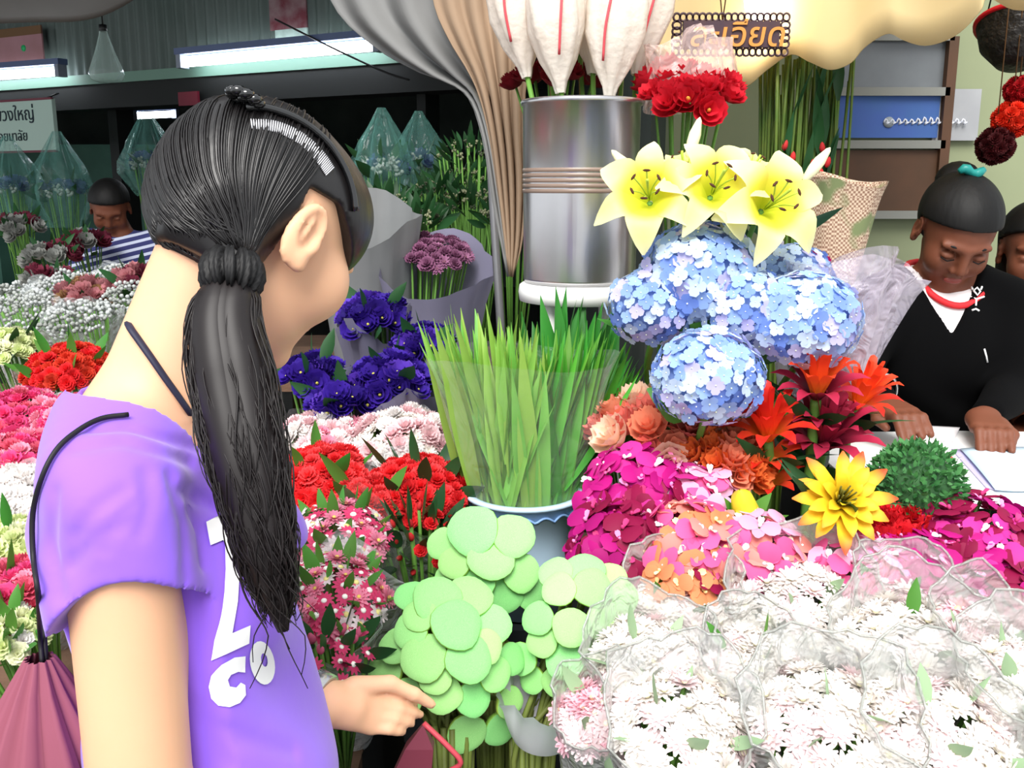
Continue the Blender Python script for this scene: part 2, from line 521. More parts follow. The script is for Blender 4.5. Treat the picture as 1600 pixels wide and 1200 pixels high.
cloth('awning_drape', 'canvas drape hanging in folds, its shaded left part coloured grey', 'drape',
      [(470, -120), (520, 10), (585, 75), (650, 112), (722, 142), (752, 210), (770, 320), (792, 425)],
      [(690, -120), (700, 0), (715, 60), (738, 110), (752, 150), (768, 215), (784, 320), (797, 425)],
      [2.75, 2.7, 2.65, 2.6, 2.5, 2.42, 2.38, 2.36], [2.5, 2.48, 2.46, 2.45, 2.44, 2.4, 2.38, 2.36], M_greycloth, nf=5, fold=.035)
cloth('drape_lit_part', 'warm-lit right part of the canvas drape, coloured tan, gathered down beside the steel bucket', 'curtain',
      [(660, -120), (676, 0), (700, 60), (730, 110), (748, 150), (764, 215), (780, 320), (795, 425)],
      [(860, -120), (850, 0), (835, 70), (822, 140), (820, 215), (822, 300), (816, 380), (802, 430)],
      [2.45, 2.43, 2.41, 2.4, 2.39, 2.37, 2.35, 2.34], [2.3, 2.3, 2.3, 2.3, 2.3, 2.3, 2.32, 2.33], M_litcloth, nf=9, fold=.022, seed=2)
cloth('grey_awning', 'grey canvas awning edge over the left flower rows', 'awning',
      [(-420, -60), (-300, -10), (-200, 20), (-60, 36), (60, 34), (125, 32), (175, 18), (225, -12), (290, -60)],
      [(-420, -330), (-300, -330), (-200, -330), (-60, -330), (60, -330), (125, -330), (175, -330), (225, -330), (290, -330)],
      [3.4] * 9, [2.7] * 9, M_greycloth, nf=4, fold=.02)
mb = MB(); p0 = W(760, 150, 2.52); p1 = W(778, 440, 2.50); dirv = (p1 - p0) / (p0.z - p1.z)
top = p0 - dirv * 1.0; bot = p1 + dirv * p1.z
mb.tube([top, bot], .011, 8)
pole = thing('tent_pole', 'thin grey metal pole standing by the gathered curtain', 'pole', bot)
link('pole_tube', mb.mesh('pole_tube', mat('grey_metal', '#77777a', .5, metal=.5)), pole)
link('foot_plate', MB().box((bot.x, bot.y, .006), (.12, .12, .012)).mesh('foot_plate', MATS['grey_metal'], False), pole)

# yellow valance with a scalloped edge
M_yel = mat('yellow_canvas', '#e8d3a0', .8, transl=.3, noise=.3, nscale=5, color2='#e2c27c')
edge = [(1015, 70), (1060, 120), (1110, 140), (1160, 138), (1200, 108), (1235, 85), (1262, 98), (1295, 109), (1330, 98), (1352, 72), (1382, 54),
        (1410, 62), (1450, 70), (1490, 56), (1525, 20), (1545, -5), (1590, 14), (1640, 10), (1690, -10)]
lo = bez([W(x, y, 2.50 - (x - 1015) / 510 * .72) for x, y in edge], 90)
vs = []; fs = []
for j in range(9):
    t = j / 8
    for i, p in enumerate(lo):
        q = p + np.array([0, .10 * t + .012 * math.sin(i * .33 + 1) * (1 - .3 * t), 0])
        q[2] = p[2] + (2.18 - p[2]) * t
        vs.append(q)
n = len(lo)
for j in range(8):
    for i in range(n - 1): fs.append((j * n + i, j * n + i + 1, (j + 1) * n + i + 1, (j + 1) * n + i))
o = link('scalloped_valance', MB().add(vs, fs).mesh('scalloped_valance', M_yel), label='cream yellow awning valance with scalloped lower edge above the seller', cat='awning')
o.modifiers.new('thickness', 'SOLIDIFY').thickness = .003
# canvas roof the valance hangs from
a_, b_ = lo[0], lo[-1]
vs = [(a_[0] - .15, a_[1] + .1, 2.18), (b_[0] + .5, b_[1] + .1, 2.18), (b_[0] + .5, 3.75, 2.75), (a_[0] - .15, 3.75, 2.75)]
g = MB(); NU = 12; NV = 10; vv = []
for j in range(NV):
    for i in range(NU):
        u, t = i / (NU - 1), j / (NV - 1)
        p = (np.array(vs[0]) * (1 - u) + np.array(vs[1]) * u) * (1 - t) + (np.array(vs[3]) * (1 - u) + np.array(vs[2]) * u) * t
        p[2] -= .05 * math.sin(PI * t) * (1 + .3 * math.sin(u * 9)); vv.append(p)
g.add(vv, [(j * NU + i, j * NU + i + 1, (j + 1) * NU + i + 1, (j + 1) * NU + i) for j in range(NV - 1) for i in range(NU - 1)])
o = link('canvas_roof', g.mesh('canvas_roof', M_yel), label='cream yellow canvas roof over the stall counter', cat='awning')
o.modifiers.new('thickness', 'SOLIDIFY').thickness = .003

# ------------------------------------------------------------------ lamps
M_tube = mat('lit_tube', '#f4f8ff', .5, emit=7.0)
M_house = mat('lamp_housing', '#5a6a90', .5)
def fluoro(pa, pb, r, label, group='fluorescent tube lamps of the hall'):
    a = Vector(pa); b = Vector(pb); d = (b - a).normalized()
    t = thing('fluorescent_lamp', label, 'lamp', (a + b) / 2, group)
    up = Vector((0, 0, 1))
    link('tube', MB().tube([a + d * .03, b - d * .03], r, 10).mesh('tube', M_tube), t)
    mid = (a + b) / 2 + up * (r * 1.9)
    R = np.array([[d.x, -d.y, 0], [d.y, d.x, 0], [d.z, 0, 1]])
    link('housing', MB().box(mid, ((b - a).length + .06, r * 2.4, r * 1.2), R).mesh('housing', M_house, False), t)
    for q in (a, b):
        link('end_cap', MB().box(q + up * r * .5, (.04, r * 2.2, r * 3.4), R).mesh('end_cap', mat('end_cap_grey', '#8890a0', .5), False), t)
    return t
fluoro(HP(-230, 133, -.25), HP(95, 111, -.25), .034, 'long lit fluorescent tube above the white lettered sign')
fluoro(HP(285, 97, -.25), HP(592, 70, -.25), .034, 'long lit fluorescent tube under the corrugated fascia behind the customer')
fl3 = fluoro(W(208, 181, 9.6), W(274, 178, 10.0), .035, 'small distant lit fluorescent tube deep inside the hall')
for q in (W(215, 176, 9.65), W(268, 174, 9.95)):
    link('hanger_rod', MB().tube([q, Vector((q.x, q.y, 3.02))], .008, 5).mesh('hanger_rod', M_house), fl3)
# warm bulb under the canvas
bp_ = W(1186, 2, 2.215)
t = thing('light_bulb', 'bright warm bulb hanging under the yellow canvas above the fretwork sign', 'lamp', bp_)
link('bulb', MB().ball(bp_, (.035, .035, .045), 12, 8).mesh('bulb', mat('lit_bulb', '#fff2d8', .4, emit=9.0)), t)
link('socket', MB().tube([bp_ + Vector((0, 0, .04)), bp_ + Vector((0, 0, .10))], .017, 10).mesh('socket', mat('black_plastic', '#161616', .4)), t)
link('flex', MB().tube([bp_ + Vector((0, 0, .10)), bp_ + Vector((0, 0, .33))], .004, 5).mesh("flex", MATS['black_plastic']), t)
ld = bpy.data.lights.new('bulb_light', 'POINT'); ld.energy = 0.9; ld.color = (1, .82, .55); ld.shadow_soft_size = .05
lo_ = bpy.data.objects.new('bulb_light', ld); COL.objects.link(lo_); lo_.parent = t; lo_.location = (0, 0, -.065)

# ------------------------------------------------------------------ the customer in the foreground
M_skin = mat('skin_light', '#e6b490', .5, noise=.25, nscale=9, color2='#dca380', sss=.15, spec=.35)
M_shirt = mat('purple_cotton', '#8f5fe6', .85, noise=.2, nscale=6, color2='#8254da', bump=.12, bscale=18, sheen=.3)
M_hair = mat('black_hair', '#120f10', .40, var=.0, spec=.5, bump=.25, bscale=30, bstretch=(1, 1, .15))
M_white = mat('white_print', '#f5f5f5', .7)
BX, BY = -.343, .89
BA = math.radians(7)
bf = np.array([math.cos(BA), math.sin(BA), 0]); bl = np.array([-math.sin(BA), math.cos(BA), 0])
def bb(f, l, z): return np.array([BX, BY, 0]) + bf * f + bl * l + np.array([0, 0, z])
RB = np.stack([bf, bl, [0, 0, 1]], 1)
woman = thing('person', 'customer in a purple T-shirt with a long dark ponytail, reaching towards the lotus pods', 'person', bb(.03, 0, 0))
HW = Head((-.248, .961, 1.408), math.radians(50), math.radians(30), math.radians(3), 1.04)
wristL = np.array(W(508, 1098, 1.09)); tipL = np.array(W(662, 1120, 1.16)); elbL = np.array([-.44, 1.08, .955])
shR = bb(.004, -.150, 1.190); elR = bb(.008, -.162, .92); wrR = bb(.06, -.16, .69)
shL = bb(-.005, .155, 1.195)

F = Field((-.60, .56, .62), (.0, 1.25, 1.60), .0032)
def torso(F, inf=0.0, k=.04):
    F.ell(bb(.045, 0, .86), np.array((.105, .155, .11)) + inf, RB, k)
    F.ell(bb(.018, 0, .995), np.array((.076, .12, .12)) + inf, RB, k)
    F.ell(bb(.002, 0, 1.085), np.array((.082, .128, .13)) + inf, RB, k)
    F.ell(bb(-.018, 0, 1.165), np.array((.064, .128, .068)) + inf, RB, k)
    for q in (1, -1):
        F.ell(bb(.055, q * .060, 1.075), np.array((.054, .055, .055)) + inf, RB, k)
        F.cone(bb(-.022, q * .035, 1.235), bb(-.008, q * .125, 1.203), .034 + inf, .042 + inf, k)
torso(F)
F.cone(shR, elR, .044, .042, .03); F.cone(elR, wrR, .040, .027, .02)
F.cone(shL, elbL, .044, .041, .03); F.cone(elbL, wristL, .036, .022, .02)
F.cone(bb(-.015, 0, 1.21), HW.p(-.035, 0, -.045), .054, .050, .03)
F.cone(bb(.0, 0, 1.21), HW.p(-.0, 0, -.06), .045, .043, .03)
HW.build(F)
# left hand: palm, fingers pinching the strap of the purse
dv = (tipL - wristL); dl_ = np.linalg.norm(dv); dv = dv / dl_
sd = np.cross(dv, (0, 0, 1.0)); sd /= np.linalg.norm(sd); upv = np.cross(sd, dv)
sd = sd * .45 - upv * .89; sd /= np.linalg.norm(sd); upv = np.cross(sd, dv)
if upv[1] > 0: upv = -upv
kn = wristL + dv * .064
F.cone(wristL, wristL + dv * .03, .024, .023, .012)
for i, (o_, ln) in enumerate(((-.0205, .070), (-.007, .078), (.0065, .074), (.019, .060))):
    a = wristL + dv * .02 + sd * o_ * .6; b = kn + sd * o_ + upv * (.004 - .004 * abs(i - 1.5))
    F.cone(a, b, .0125, .0098, .010)
    tip_ = tipL + sd * (o_ * .85 + .004) + upv * .002 - dv * (.006 + .011 * abs(i - 1))
    m1 = b + (tip_ - b) * .45 + upv * .008
    m2 = b + (tip_ - b) * .78 + upv * .004
    hand_chain(F, [b, m1, m2, tip_], [.0080, .0070, .0063, .0052], .002)
th0 = wristL + dv * .03 - sd * .022 + upv * .006
hand_chain(F, [th0, th0 + dv * .04 - sd * .008 + upv * .012, th0 + dv * .072 + sd * .0 + upv * .016, th0 + dv * .10 + sd * .008 + upv * .012], [.012, .0095, .008, .0062], .004)
# right hand hanging by the thigh
for i, o_ in enumerate((-.027, -.009, .009, .027)):
    b = wrR + np.array([0, 0, -.085]) + bf * o_
    F.cone(wrR + bf * o_ * .5, b, .016, .012, .012)
    hand_chain(F, [b, b + np.array([0, .006, -.035]), b + np.array([0, .016, -.062 + .006 * abs(i - 1)])], [.0095, .0085, .007], .004)
hand_chain(F, [wrR + bf * .02 + np.array([0, 0, -.03]), wrR + bf * .045 + np.array([0, .008, -.06]), wrR + bf * .045 + np.array([0, .016, -.085])], [.012, .01, .008], .005)
V, Q = F.surface(); V = smooth_net(V, Q, 2, .4)
link('body', net_mesh('body', V, Q, M_skin), woman)
BODY = BVHTree.FromPolygons(V.tolist(), Q.tolist())

# shirt
def dens0(pl, n=10):
    return [(a[0] + (b[0] - a[0]) * k / n, a[1] + (b[1] - a[1]) * k / n) for a, b in zip(pl[:-1], pl[1:]) for k in range(n)] + [pl[-1]]
F = Field((-.60, .56, .70), (.0, 1.25, 1.40), .0035)
torso(F, .013, .055)
F.ell(bb(.022, 0, .92), np.array((.088, .145, .14)), RB, .05)
for q, s_, e_ in ((-1, shR, elR), (1, shL, elbL)):
    e2 = s_ + (e_ - s_) * .55 + bl * q * .012
    F.cone(s_ + np.array([0, 0, -.004]), e2, .051, .057, .03)
Bn = np.array([BX, BY, 0])
def fl(X, Y):
    return ((X - BX) * bf[0] + (Y - BY) * bf[1], (X - BX) * bl[0] + (Y - BY) * bl[1])
def folds(X, Y, Z):
    f, l = fl(X, Y)
    a = .0042 * np.sin(62 * f + 26 * (Z - 1.0) + 1.6 * np.sin(17 * Z + 9 * l))
    b = .0036 * np.sin(38 * (Z + .8 * f) + 22 * l + 2 * np.sin(11 * f + 5 * Z))
    side = np.clip((1.22 - Z) / .15, 0, 1)
    return (a + b) * (.45 + .9 * side)
F.warp(folds)
def hems(X, Y, Z):
    f, l = fl(X, Y)
    low = .80 - Z
    out = np.abs(l)
    # sleeve hem, lifted on the outer side
    sl = np.where(out > .118, (1.150 + .25 * (out - .20) - 10.0 * (f - .02) ** 2) - Z, -1.0)
    sl = np.where((out > .118), np.minimum(sl, 1.0), -1.0)
    body = np.where(out < .158 - .0 * Z, -1.0, 1.0)
    return np.maximum(low, np.where(out > .15, sl, np.where(out > .135, np.minimum(sl, 0.0), -1.0)))
F.cut(hems)
# neck opening
def neck(X, Y, Z):
    f, l = fl(X, Y)
    q = np.sqrt(((f - .008) / .080) ** 2 + (l / .082) ** 2) - 1.0
    return np.where(q < 0, Z - (1.243 - .42 * np.maximum(f + .02, 0) + .02 * q), -1.0) * 1.0
F.cut(neck)
V, Q = F.surface()
SHIRT = BVHTree.FromPolygons(V.tolist(), Q.tolist()); CAMP = Vector((0, 0, CAM_H))
F.G = np.zeros_like(F.F)
for pl, w_, dp in (([(284, 768), (320, 782), (352, 800)], .0055, .007), ([(296, 792), (312, 830), (318, 880)], .006, .006), ([(270, 745), (288, 820), (292, 900)], .007, .006),
                   ([(118, 840), (150, 795), (195, 765)], .006, .004), ([(108, 885), (150, 840), (205, 815)], .006, .004), ([(140, 672), (200, 668), (260, 685), (312, 700)], .005, .005),
                   ([(120, 700), (190, 690), (250, 705), (300, 722)], .006, .004), ([(84, 770), (80, 850), (92, 930)], .006, .005), ([(320, 1130), (380, 1155), (460, 1175)], .008, .005),
                   ([(296, 940), (312, 1000), (304, 1070)], .008, .006), ([(300, 1090), (330, 1140), (350, 1195)], .008, .006), ([(220, 830), (232, 790), (230, 740)], .007, .004), ([(160, 860), (178, 815), (210, 790)], .005, .003)):
    hp = [SHIRT.ray_cast(CAMP, (W(x, y, 1.0) - CAMP).normalized())[0] for x, y in dens0(pl)]
    hp = [q for q in hp if q is not None]
    F.groove(hp, w_, dp)
F.F = F.F + F.G
V, Q = F.surface(); V = smooth_net(V, Q, 2, .5)
shirt = link('shirt', net_mesh('shirt', V, Q, M_shirt), woman, label='purple cotton T-shirt with white lettering')
SHIRT = BVHTree.FromPolygons(V.tolist(), Q.tolist())
CAMP = Vector((0, 0, CAM_H))
def hit(bvh, px, py, off=0.0):
    d = (W(px, py, 1.0) - CAMP).normalized()
    r = bvh.ray_cast(CAMP, d)
    if r[0] is None:
        p = W(px, py, .93); q = bvh.find_nearest(p)
        return q[0] + (p - q[0]).normalized() * off
    n = r[1]
    if n.dot(d) > 0: n = -n
    return r[0] + n * off
# white lettering lying on the cloth
def decal(name, outline, holes=()):
    """outline polygon on the shirt, filled with a fine grid and draped on the cloth"""
    from mathutils.geometry import delaunay_2d_cdt
    pts = [Vector(p) for p in outline]; edges = []
    def ring(pp, o):
        return [(o + i, o + (i + 1) % len(pp)) for i in range(len(pp))]
    edges = ring(outline, 0)
    for h in holes:
        o_ = len(pts); pts += [Vector(p) for p in h]; edges += ring(h, o_)
    xs = [p[0] for p in outline]; ys = [p[1] for p in outline]
    def inside(poly, x, y):
        c = False
        for i in range(len(poly)):
            x1, y1 = poly[i]; x2, y2 = poly[i - 1]
            if (y1 > y) != (y2 > y) and x < (x2 - x1) * (y - y1) / (y2 - y1) + x1: c = not c
        return c
    ok = lambda x, y: inside(outline, x, y) and not any(inside(h, x, y) for h in holes)
    for x in np.arange(min(xs), max(xs), 6):
        for y in np.arange(min(ys), max(ys), 6):
            if ok(x, y): pts.append(Vector((x, y)))
    v, e, f, *_ = delaunay_2d_cdt(pts, edges, [], 0, 1e-4)
    vs = []; bad = set()
    for i, p in enumerate(v):
        r_ = SHIRT.ray_cast(CAMP, (W(p[0], p[1], 1.0) - CAMP).normalized())[0]
        h = None if r_ is None else hit(SHIRT, p[0], p[1], .0016)
        if h is None: bad.add(i); h = Vector((0, 0, 0))
        vs.append(h)
    fs = []
    for t in f:
        cx = sum(v[i][0] for i in t) / 3; cy = sum(v[i][1] for i in t) / 3
        if ok(cx, cy) and not any(i in bad for i in t): fs.append(tuple(t))
    if fs: link(name, MB().add(vs, fs).mesh(name, M_white), woman, label='white letter printed on the shirt')
def dens(poly, step=10):
    out = []
    for i in range(len(poly)):
        a = np.array(poly[i]); b = np.array(poly[(i + 1) % len(poly)]); n = max(1, int(np.linalg.norm(b - a) / step))
        out += [tuple(a + (b - a) * k / n) for k in range(n)]
    return out
decal('print_letter', dens([(320, 816), (352, 801), (362, 838), (371, 870), (372, 905), (370, 940), (366, 965), (362, 988), (390, 976), (388, 1004), (331, 1031), (336, 1000), (345, 962), (349, 925), (351, 890), (350, 850), (347, 845), (327, 853)]))
decal('print_letter', dens([(382, 1024), (365, 1026), (345, 1038), (331, 1055), (327, 1072), (331, 1090), (342, 1101), (358, 1104), (373, 1098), (382, 1086), (381, 1070), (374, 1066), (367, 1074), (357, 1072), (354, 1062), (359, 1054), (370, 1049), (381, 1050)], 8))
ov = lambda cx, cy, rx, ry, n=22, rot=.15: [(cx + rx * math.cos(t) * math.cos(rot) + ry * math.sin(t) * math.sin(rot), cy - rx * math.cos(t) * math.sin(rot) + ry * math.sin(t) * math.cos(rot)) for t in [2 * PI * i / n for i in range(n)]]
decal('print_letter', ov(408, 1035, 19, 35), [ov(411, 1030, 5, 11, 12)])

# jeans and shoes
M_jean = mat('dark_denim', '#2a3350', .85, noise=.4, nscale=12, color2='#222a44')
F = Field((-.60, .60, .02), (.0, 1.20, .95), .007)
F.ell(bb(.04, 0, .84), np.array((.12, .172, .10)), RB, .04)
for q in (1, -1):
    F.cone(bb(.035, q * .085, .80), bb(.045, q * .085, .46), .09, .062, .04)
    F.cone(bb(.045, q * .085, .46), bb(.02, q * .09, .07), .06, .05, .03)
F.cut(lambda X, Y, Z: np.maximum(Z - .89, .06 - Z) + 0 * X + 0 * Y)
V, Q = F.surface(); V = smooth_net(V, Q, 2)
link('jeans', net_mesh('jeans', V, Q, M_jean), woman)
for q in (1, -1):
    F = Field(bb(-.1, q * .09, 0) - .12, bb(.15, q * .09, .1) + .12, .005)
    F.cone(bb(-.02, q * .09, .04), bb(.13, q * .095, .032), .038, .034, .02)
    F.cut(lambda X, Y, Z: .0 - Z + 0 * X + 0 * Y)
    V, Q = F.surface()
    link('shoe', net_mesh('shoe', V, Q, mat('dark_canvas_shoe', '#30302f', .7)), woman)

# hair: cap, combed strands, scrunchie, ponytail
S_w = np.array(W(362, 425, .845))
F = Field(HW.c - .16, HW.c + .17, .003)
F.ell(HW.p(-.014, 0, .030), np.array((.103, .083, .089)), HW.R, .02)
F.ell(HW.p(-.055, 0, -.005), np.array((.056, .068, .06)), HW.R, .03)
F.ell(HW.p(.032, 0, .030), np.array((.072, .082, .072)), HW.R, .02)
F.cone(HW.p(-.06, -.03, -.03), S_w + (HW.c - S_w) * .12, .045, .02, .03)
def hairline(X, Y, Z):
    q = [(X - HW.c[0]) * HW.R[0, i] + (Y - HW.c[1]) * HW.R[1, i] + (Z - HW.c[2]) * HW.R[2, i] for i in range(3)]
    x, y, z = q
    frontp = -(z - (.040 + .10 * np.minimum(x, .015) - .75 * np.maximum(x - .015, 0) + 2.4 * np.maximum(x - .06, 0) * (np.abs(y) < .042))) * .85       # above this line in front
    frontp = np.maximum(frontp, x - .098 + .0 * z)
    backp = np.maximum(x + .022, -(z - (-.062 - .15 * (x + .09)))) 
    return np.minimum(frontp, backp)
F.cut(hairline)
V, Q = F.surface(); V = smooth_net(V, Q, 3)
HAIR = BVHTree.FromPolygons(V.tolist(), Q.tolist())
link('hair', net_mesh('hair', V, Q, M_hair), woman)
sk = lambda d: d / math.sqrt((d[0] / .1035) ** 2 + (d[1] / .0835) ** 2 + (d[2] / .0895) ** 2)
cl = np.array((-.014, 0, .030)); Sl = HW.inv(S_w)
d1 = (Sl - cl) / np.linalg.norm(Sl - cl)
mb = MB()
r2 = random.Random(5)
for i in range(1000):
    # start on the front hairline, the crown or the far side
    k = r2.random()
    if k < .45:
        y = r2.uniform(-1, 1); a = np.array([.080 - .03 * abs(y), y * .08, .062 + .03 * (1 - y * y)]) - cl
    elif k < .75:
        a = np.array([r2.uniform(-.09, .07), r2.uniform(-.08, .08), .09]) - cl
    else:
        a = np.array([-.085, r2.uniform(-.03, .085), r2.choice((r2.uniform(-.06, .04), r2.uniform(-.062, -.045)))]) - cl
    d0 = a / np.linalg.norm(a)
    om = math.acos(max(-1, min(1, float(d0 @ d1))))
    if om > 2.7: continue
    pts = []; bad_ = False; n = 18; ph = r2.uniform(0, 6); lift = r2.uniform(-.0006, .0012); t0 = r2.uniform(0, .25)
    for j in range(n):
        t = t0 + (1 - t0) * j / (n - 1)
        d = (math.sin((1 - t) * om) * d0 + math.sin(t * om) * d1) / math.sin(om)
        d = d + np.array([.01, .012, .01]) * math.sin(ph + 5 * t) * .6
        d /= np.linalg.norm(d)
        p = cl + sk(d) + d * (lift + .0006 * math.sin(PI * t))
        w = max(0, (t - .8) / .2); p = p * (1 - w) + (Sl + (p - Sl) * .35) * w
        if p[0] > -.03 and p[2] < .034 and p[1] < -.03: bad_ = True; break
        wp = Vector(HW.p(*p)); nr_ = HAIR.find_nearest(wp)
        if nr_[0] is not None and t < .95:
            od = (nr_[0] - Vector(HW.p(*cl))).normalized(); wp = nr_[0] + od * (.0005 + lift)
        pts.append(wp)
    if bad_: continue
    mb.tube(pts, np.array([.0006] + [r2.uniform(.0007, .0013)] * (n - 2) + [.0006]), 4, flat=.8)
link('hair_strands', mb.mesh('hair_strands', M_hair), woman, kind='stuff')
PT = [(362, 432, .840), (350, 500, .825), (362, 590, .815), (378, 680, .805), (396, 770, .80), (412, 850, .80), (428, 920, .805), (442, 985, .81)]
pc = bez([W(*p) for p in PT], 40)
prof = np.interp(np.linspace(0, 1, 40), [0, .08, .25, .5, .75, .9, 1], [.016, .027, .034, .031, .021, .012, .005])
core = MB()
for i in range(9):
    a = i * 2.4; rr = .45 * (i / 9) ** .5
    core.tube([p + prof[j] * rr * np.array([math.cos(a), .7 * math.sin(a), 0]) for j, p in enumerate(pc)], np.maximum(prof * .66, .003), 7)
for i in range(700):
    a = r2.uniform(0, 2 * PI); rr = (.72 + .33 * r2.random()); ph = r2.uniform(0, 6); ph2 = r2.uniform(0, 6); am = r2.uniform(.001, .0045)
    fr = r2.uniform(14, 20); n = int(40 * r2.uniform(.72, 1.0))
    pts = []
    for j in range(n):
        t = j / 39
        w = am * min(1, t * 4) * (1.0 + 1.2 * t)
        pts.append(pc[j] + prof[j] * rr * np.array([math.cos(a), .8 * math.sin(a), 0]) + np.array([w * math.sin(fr * t + ph), w * .7 * math.cos(fr * t + ph2), .3 * w * math.sin(fr * t)]))
    core.tube(pts, np.array([r2.uniform(.0005, .0009)] * (n - 3) + [.0006, .0004, .0003]), 4)
for i in range(16):   # stray wavy ends
    a = r2.uniform(0, 2 * PI); ph = r2.uniform(0, 6); j0 = r2.randint(16, 28); n = 16
    dx = r2.uniform(-.02, .03)
    pts = [pc[min(39, j0 + j)] + np.array([math.cos(a) * prof[min(39, j0 + j)] + dx * j / n + .012 * math.sin(.9 * j * .5 + ph) * j / n, -.01, -.012 * max(0, j0 + j - 39)]) for j in range(n)]
    core.tube(pts, np.linspace(.0013, .0004, n), 4)
M_pony = mat('brown_black_hair', '#140d0e', .5, spec=.4)
link('ponytail', core.mesh('ponytail', M_pony), woman, kind='stuff', label='long wavy dark ponytail over the shoulder')
mb = MB()
M_scr = mat('black_ruffle', '#0b0a0c', .6)
ax = np.array(W(352, 500, .825) - W(372, 390, .85)); ax /= np.linalg.norm(ax)
Fm = np.array(frame(ax, 0, W(362, 428, .838)).to_3x3()); sc_ = np.array(W(362, 428, .838))
vs = []; fs = []; NU, NV = 110, 16
for i in range(NU):
    a = 2 * PI * i / NU
    for j in range(NV):
        b = 2 * PI * j / NV
        r_ = .0115 + .0022 * math.sin(11 * a + 1.5 * math.sin(b)) + .0022 * math.sin(23 * a + b * 2)
        q = np.array([(.0145 + r_ * math.cos(b)) * math.cos(a), (.0145 + r_ * math.cos(b)) * math.sin(a), 1.45 * r_ * math.sin(b)])
        vs.append(Fm @ q + sc_)
for i in range(NU):
    for j in range(NV):
        fs.append((i * NV + j, ((i + 1) % NU) * NV + j, ((i + 1) % NU) * NV + (j + 1) % NV, i * NV + (j + 1) % NV))
link('scrunchie', mb.add(vs, fs).mesh('scrunchie', M_scr), woman, label='black ruffled hair scrunchie')
# headband with a cluster of black petals
pts = [hit(HAIR, x, y, .003) for x, y in ((384, 172), (410, 172), (440, 180), (470, 194), (498, 215), (520, 240), (538, 270), (548, 300), (552, 330))]
pts = [p for p in pts if p is not None]
hb = link('headband', MB().tube(bez(pts, 30), np.linspace(.005, .0045, 30), 8, flat=.8).mesh('headband', mat('gloss_black', '#0c0c0e', .15, spec=.8)), woman, label='glossy black headband')
# comb teeth along the band, pale to paint its glossy highlight
pa = bez([p for p in [hit(HAIR, x, y, .0015) for x, y in ((392, 188), (425, 190), (455, 200), (482, 217), (505, 240), (520, 262))] if p is not None], 44)
pbb = bez([p for p in [hit(HAIR, x, y, .001) for x, y in ((394, 202), (424, 206), (450, 216), (474, 232), (494, 254), (508, 274))] if p is not None], 44)
mb = MB()
for a, b in zip(pa, pbb): mb.tube([a, (a + b) / 2 + (a - HW.c) * .01, b], .0007, 4)
sub('comb_teeth_glint', mb.mesh('comb_teeth_glint', mat('comb_highlight', '#d8d8dd', .2, spec=.8)), hb, kind='stuff')
mb = MB(); c0 = np.array(hit(HAIR, 380, 168, .006))
for i in range(9):
    a = i * .7; mb.ball(c0 + HW.R @ np.array([.012 * math.cos(a) * (i > 0), .012 * math.sin(a) * (i > 0), .004]), (.0075, .0075, .005), 8, 5)
sub('ornament', mb.mesh('ornament', MATS['gloss_black']), hb, label='black beaded flower ornament')
# cord round the neck
pts = [hit(BODY, x, y, .003) for x, y in ((178, 478), (190, 492), (206, 510), (222, 535), (240, 562), (258, 590), (275, 615), (290, 638), (303, 658))]
pts = [p for p in pts if p is not None]
pts += [Vector(W(325, 690, .80)), Vector(W(350, 740, .795)), Vector(W(385, 830, .80))]
link('neck_cord', MB().tube(bez(pts, 40), np.linspace(.0042, .0028, 40), 6, flat=.6).mesh('neck_cord', mat('navy_cord', '#23233a', .6)), woman, label='dark cord hanging round the neck')
# watch
wc = wristL + (wristL - elbL) / np.linalg.norm(wristL - elbL) * -.012
Rw = frame(wristL - elbL, 0, wc)
link('wristwatch', MB().lathe([(.026, -.010), (.0315, -.009), (.0315, .009), (.026, .010), (.026, -.010)], 24, M=Rw).mesh('wristwatch', mat('steel_band', '#b8b8b8', .25, metal=.8)), woman, label='metal watch band')

# bag on her back, hung from black straps
M_bag = mat('maroon_cloth', '#8a4a5c', .8, noise=.4, nscale=8, color2='#6f3848')
bt = np.array(W(62, 1035, .90))
bag = thing('shoulder_bag', 'maroon pleated cloth bag hanging behind the customer in purple', 'bag', (bt[0], bt[1], bt[2] - .36))
vs = []; fs = []; NU, NV = 72, 14
for j in range(NV):
    t = j / (NV - 1)
    z = bt[2] + .005 - .36 * t
    rx = np.interp(t, [0, .1, .3, .6, .9, 1], [.012, .030, .068, .10, .10, .06]); ry = np.interp(t, [0, .1, .3, .6, .9, 1], [.012, .03, .055, .075, .07, .04])
    for i in range(NU):
        a = 2 * PI * i / NU
        pl = 1 + (.14 * math.sin(13 * a + math.sin(3 * a)) + .06 * math.sin(29 * a)) * (1 - .75 * t)
        vs.append((bt[0] - .03 * t + rx * pl * math.cos(a), bt[1] + ry * pl * math.sin(a), z))
for j in range(NV - 1):
    for i in range(NU): fs.append((j * NU + i, j * NU + (i + 1) % NU, (j + 1) * NU + (i + 1) % NU, (j + 1) * NU + i))
fs.append(tuple((NV - 1) * NU + i for i in range(NU)))
link('bag_body', MB().add(vs, fs).mesh('bag_body', M_bag), bag)
def on_shirt(x, y, d):
    h = hit(SHIRT, x, y, .004); return h if h is not None else W(x, y, d)
sp = [W(66, 1040, .90), W(62, 985, .89), on_shirt(68, 930, .89), on_shirt(60, 870, .89), on_shirt(60, 800, .89), on_shirt(74, 745, .88), on_shirt(95, 705, .87), on_shirt(125, 678, .86), on_shirt(160, 660, .86), on_shirt(200, 654, .87)]
link('strap', MB().tube(bez(sp, 44), .0022, 6).mesh('strap', mat('black_strap', '#151318', .6)), bag)
sp = [W(72, 1035, .905), W(68, 960, .91), W(64, 870, .92), W(64, 800, .92)]
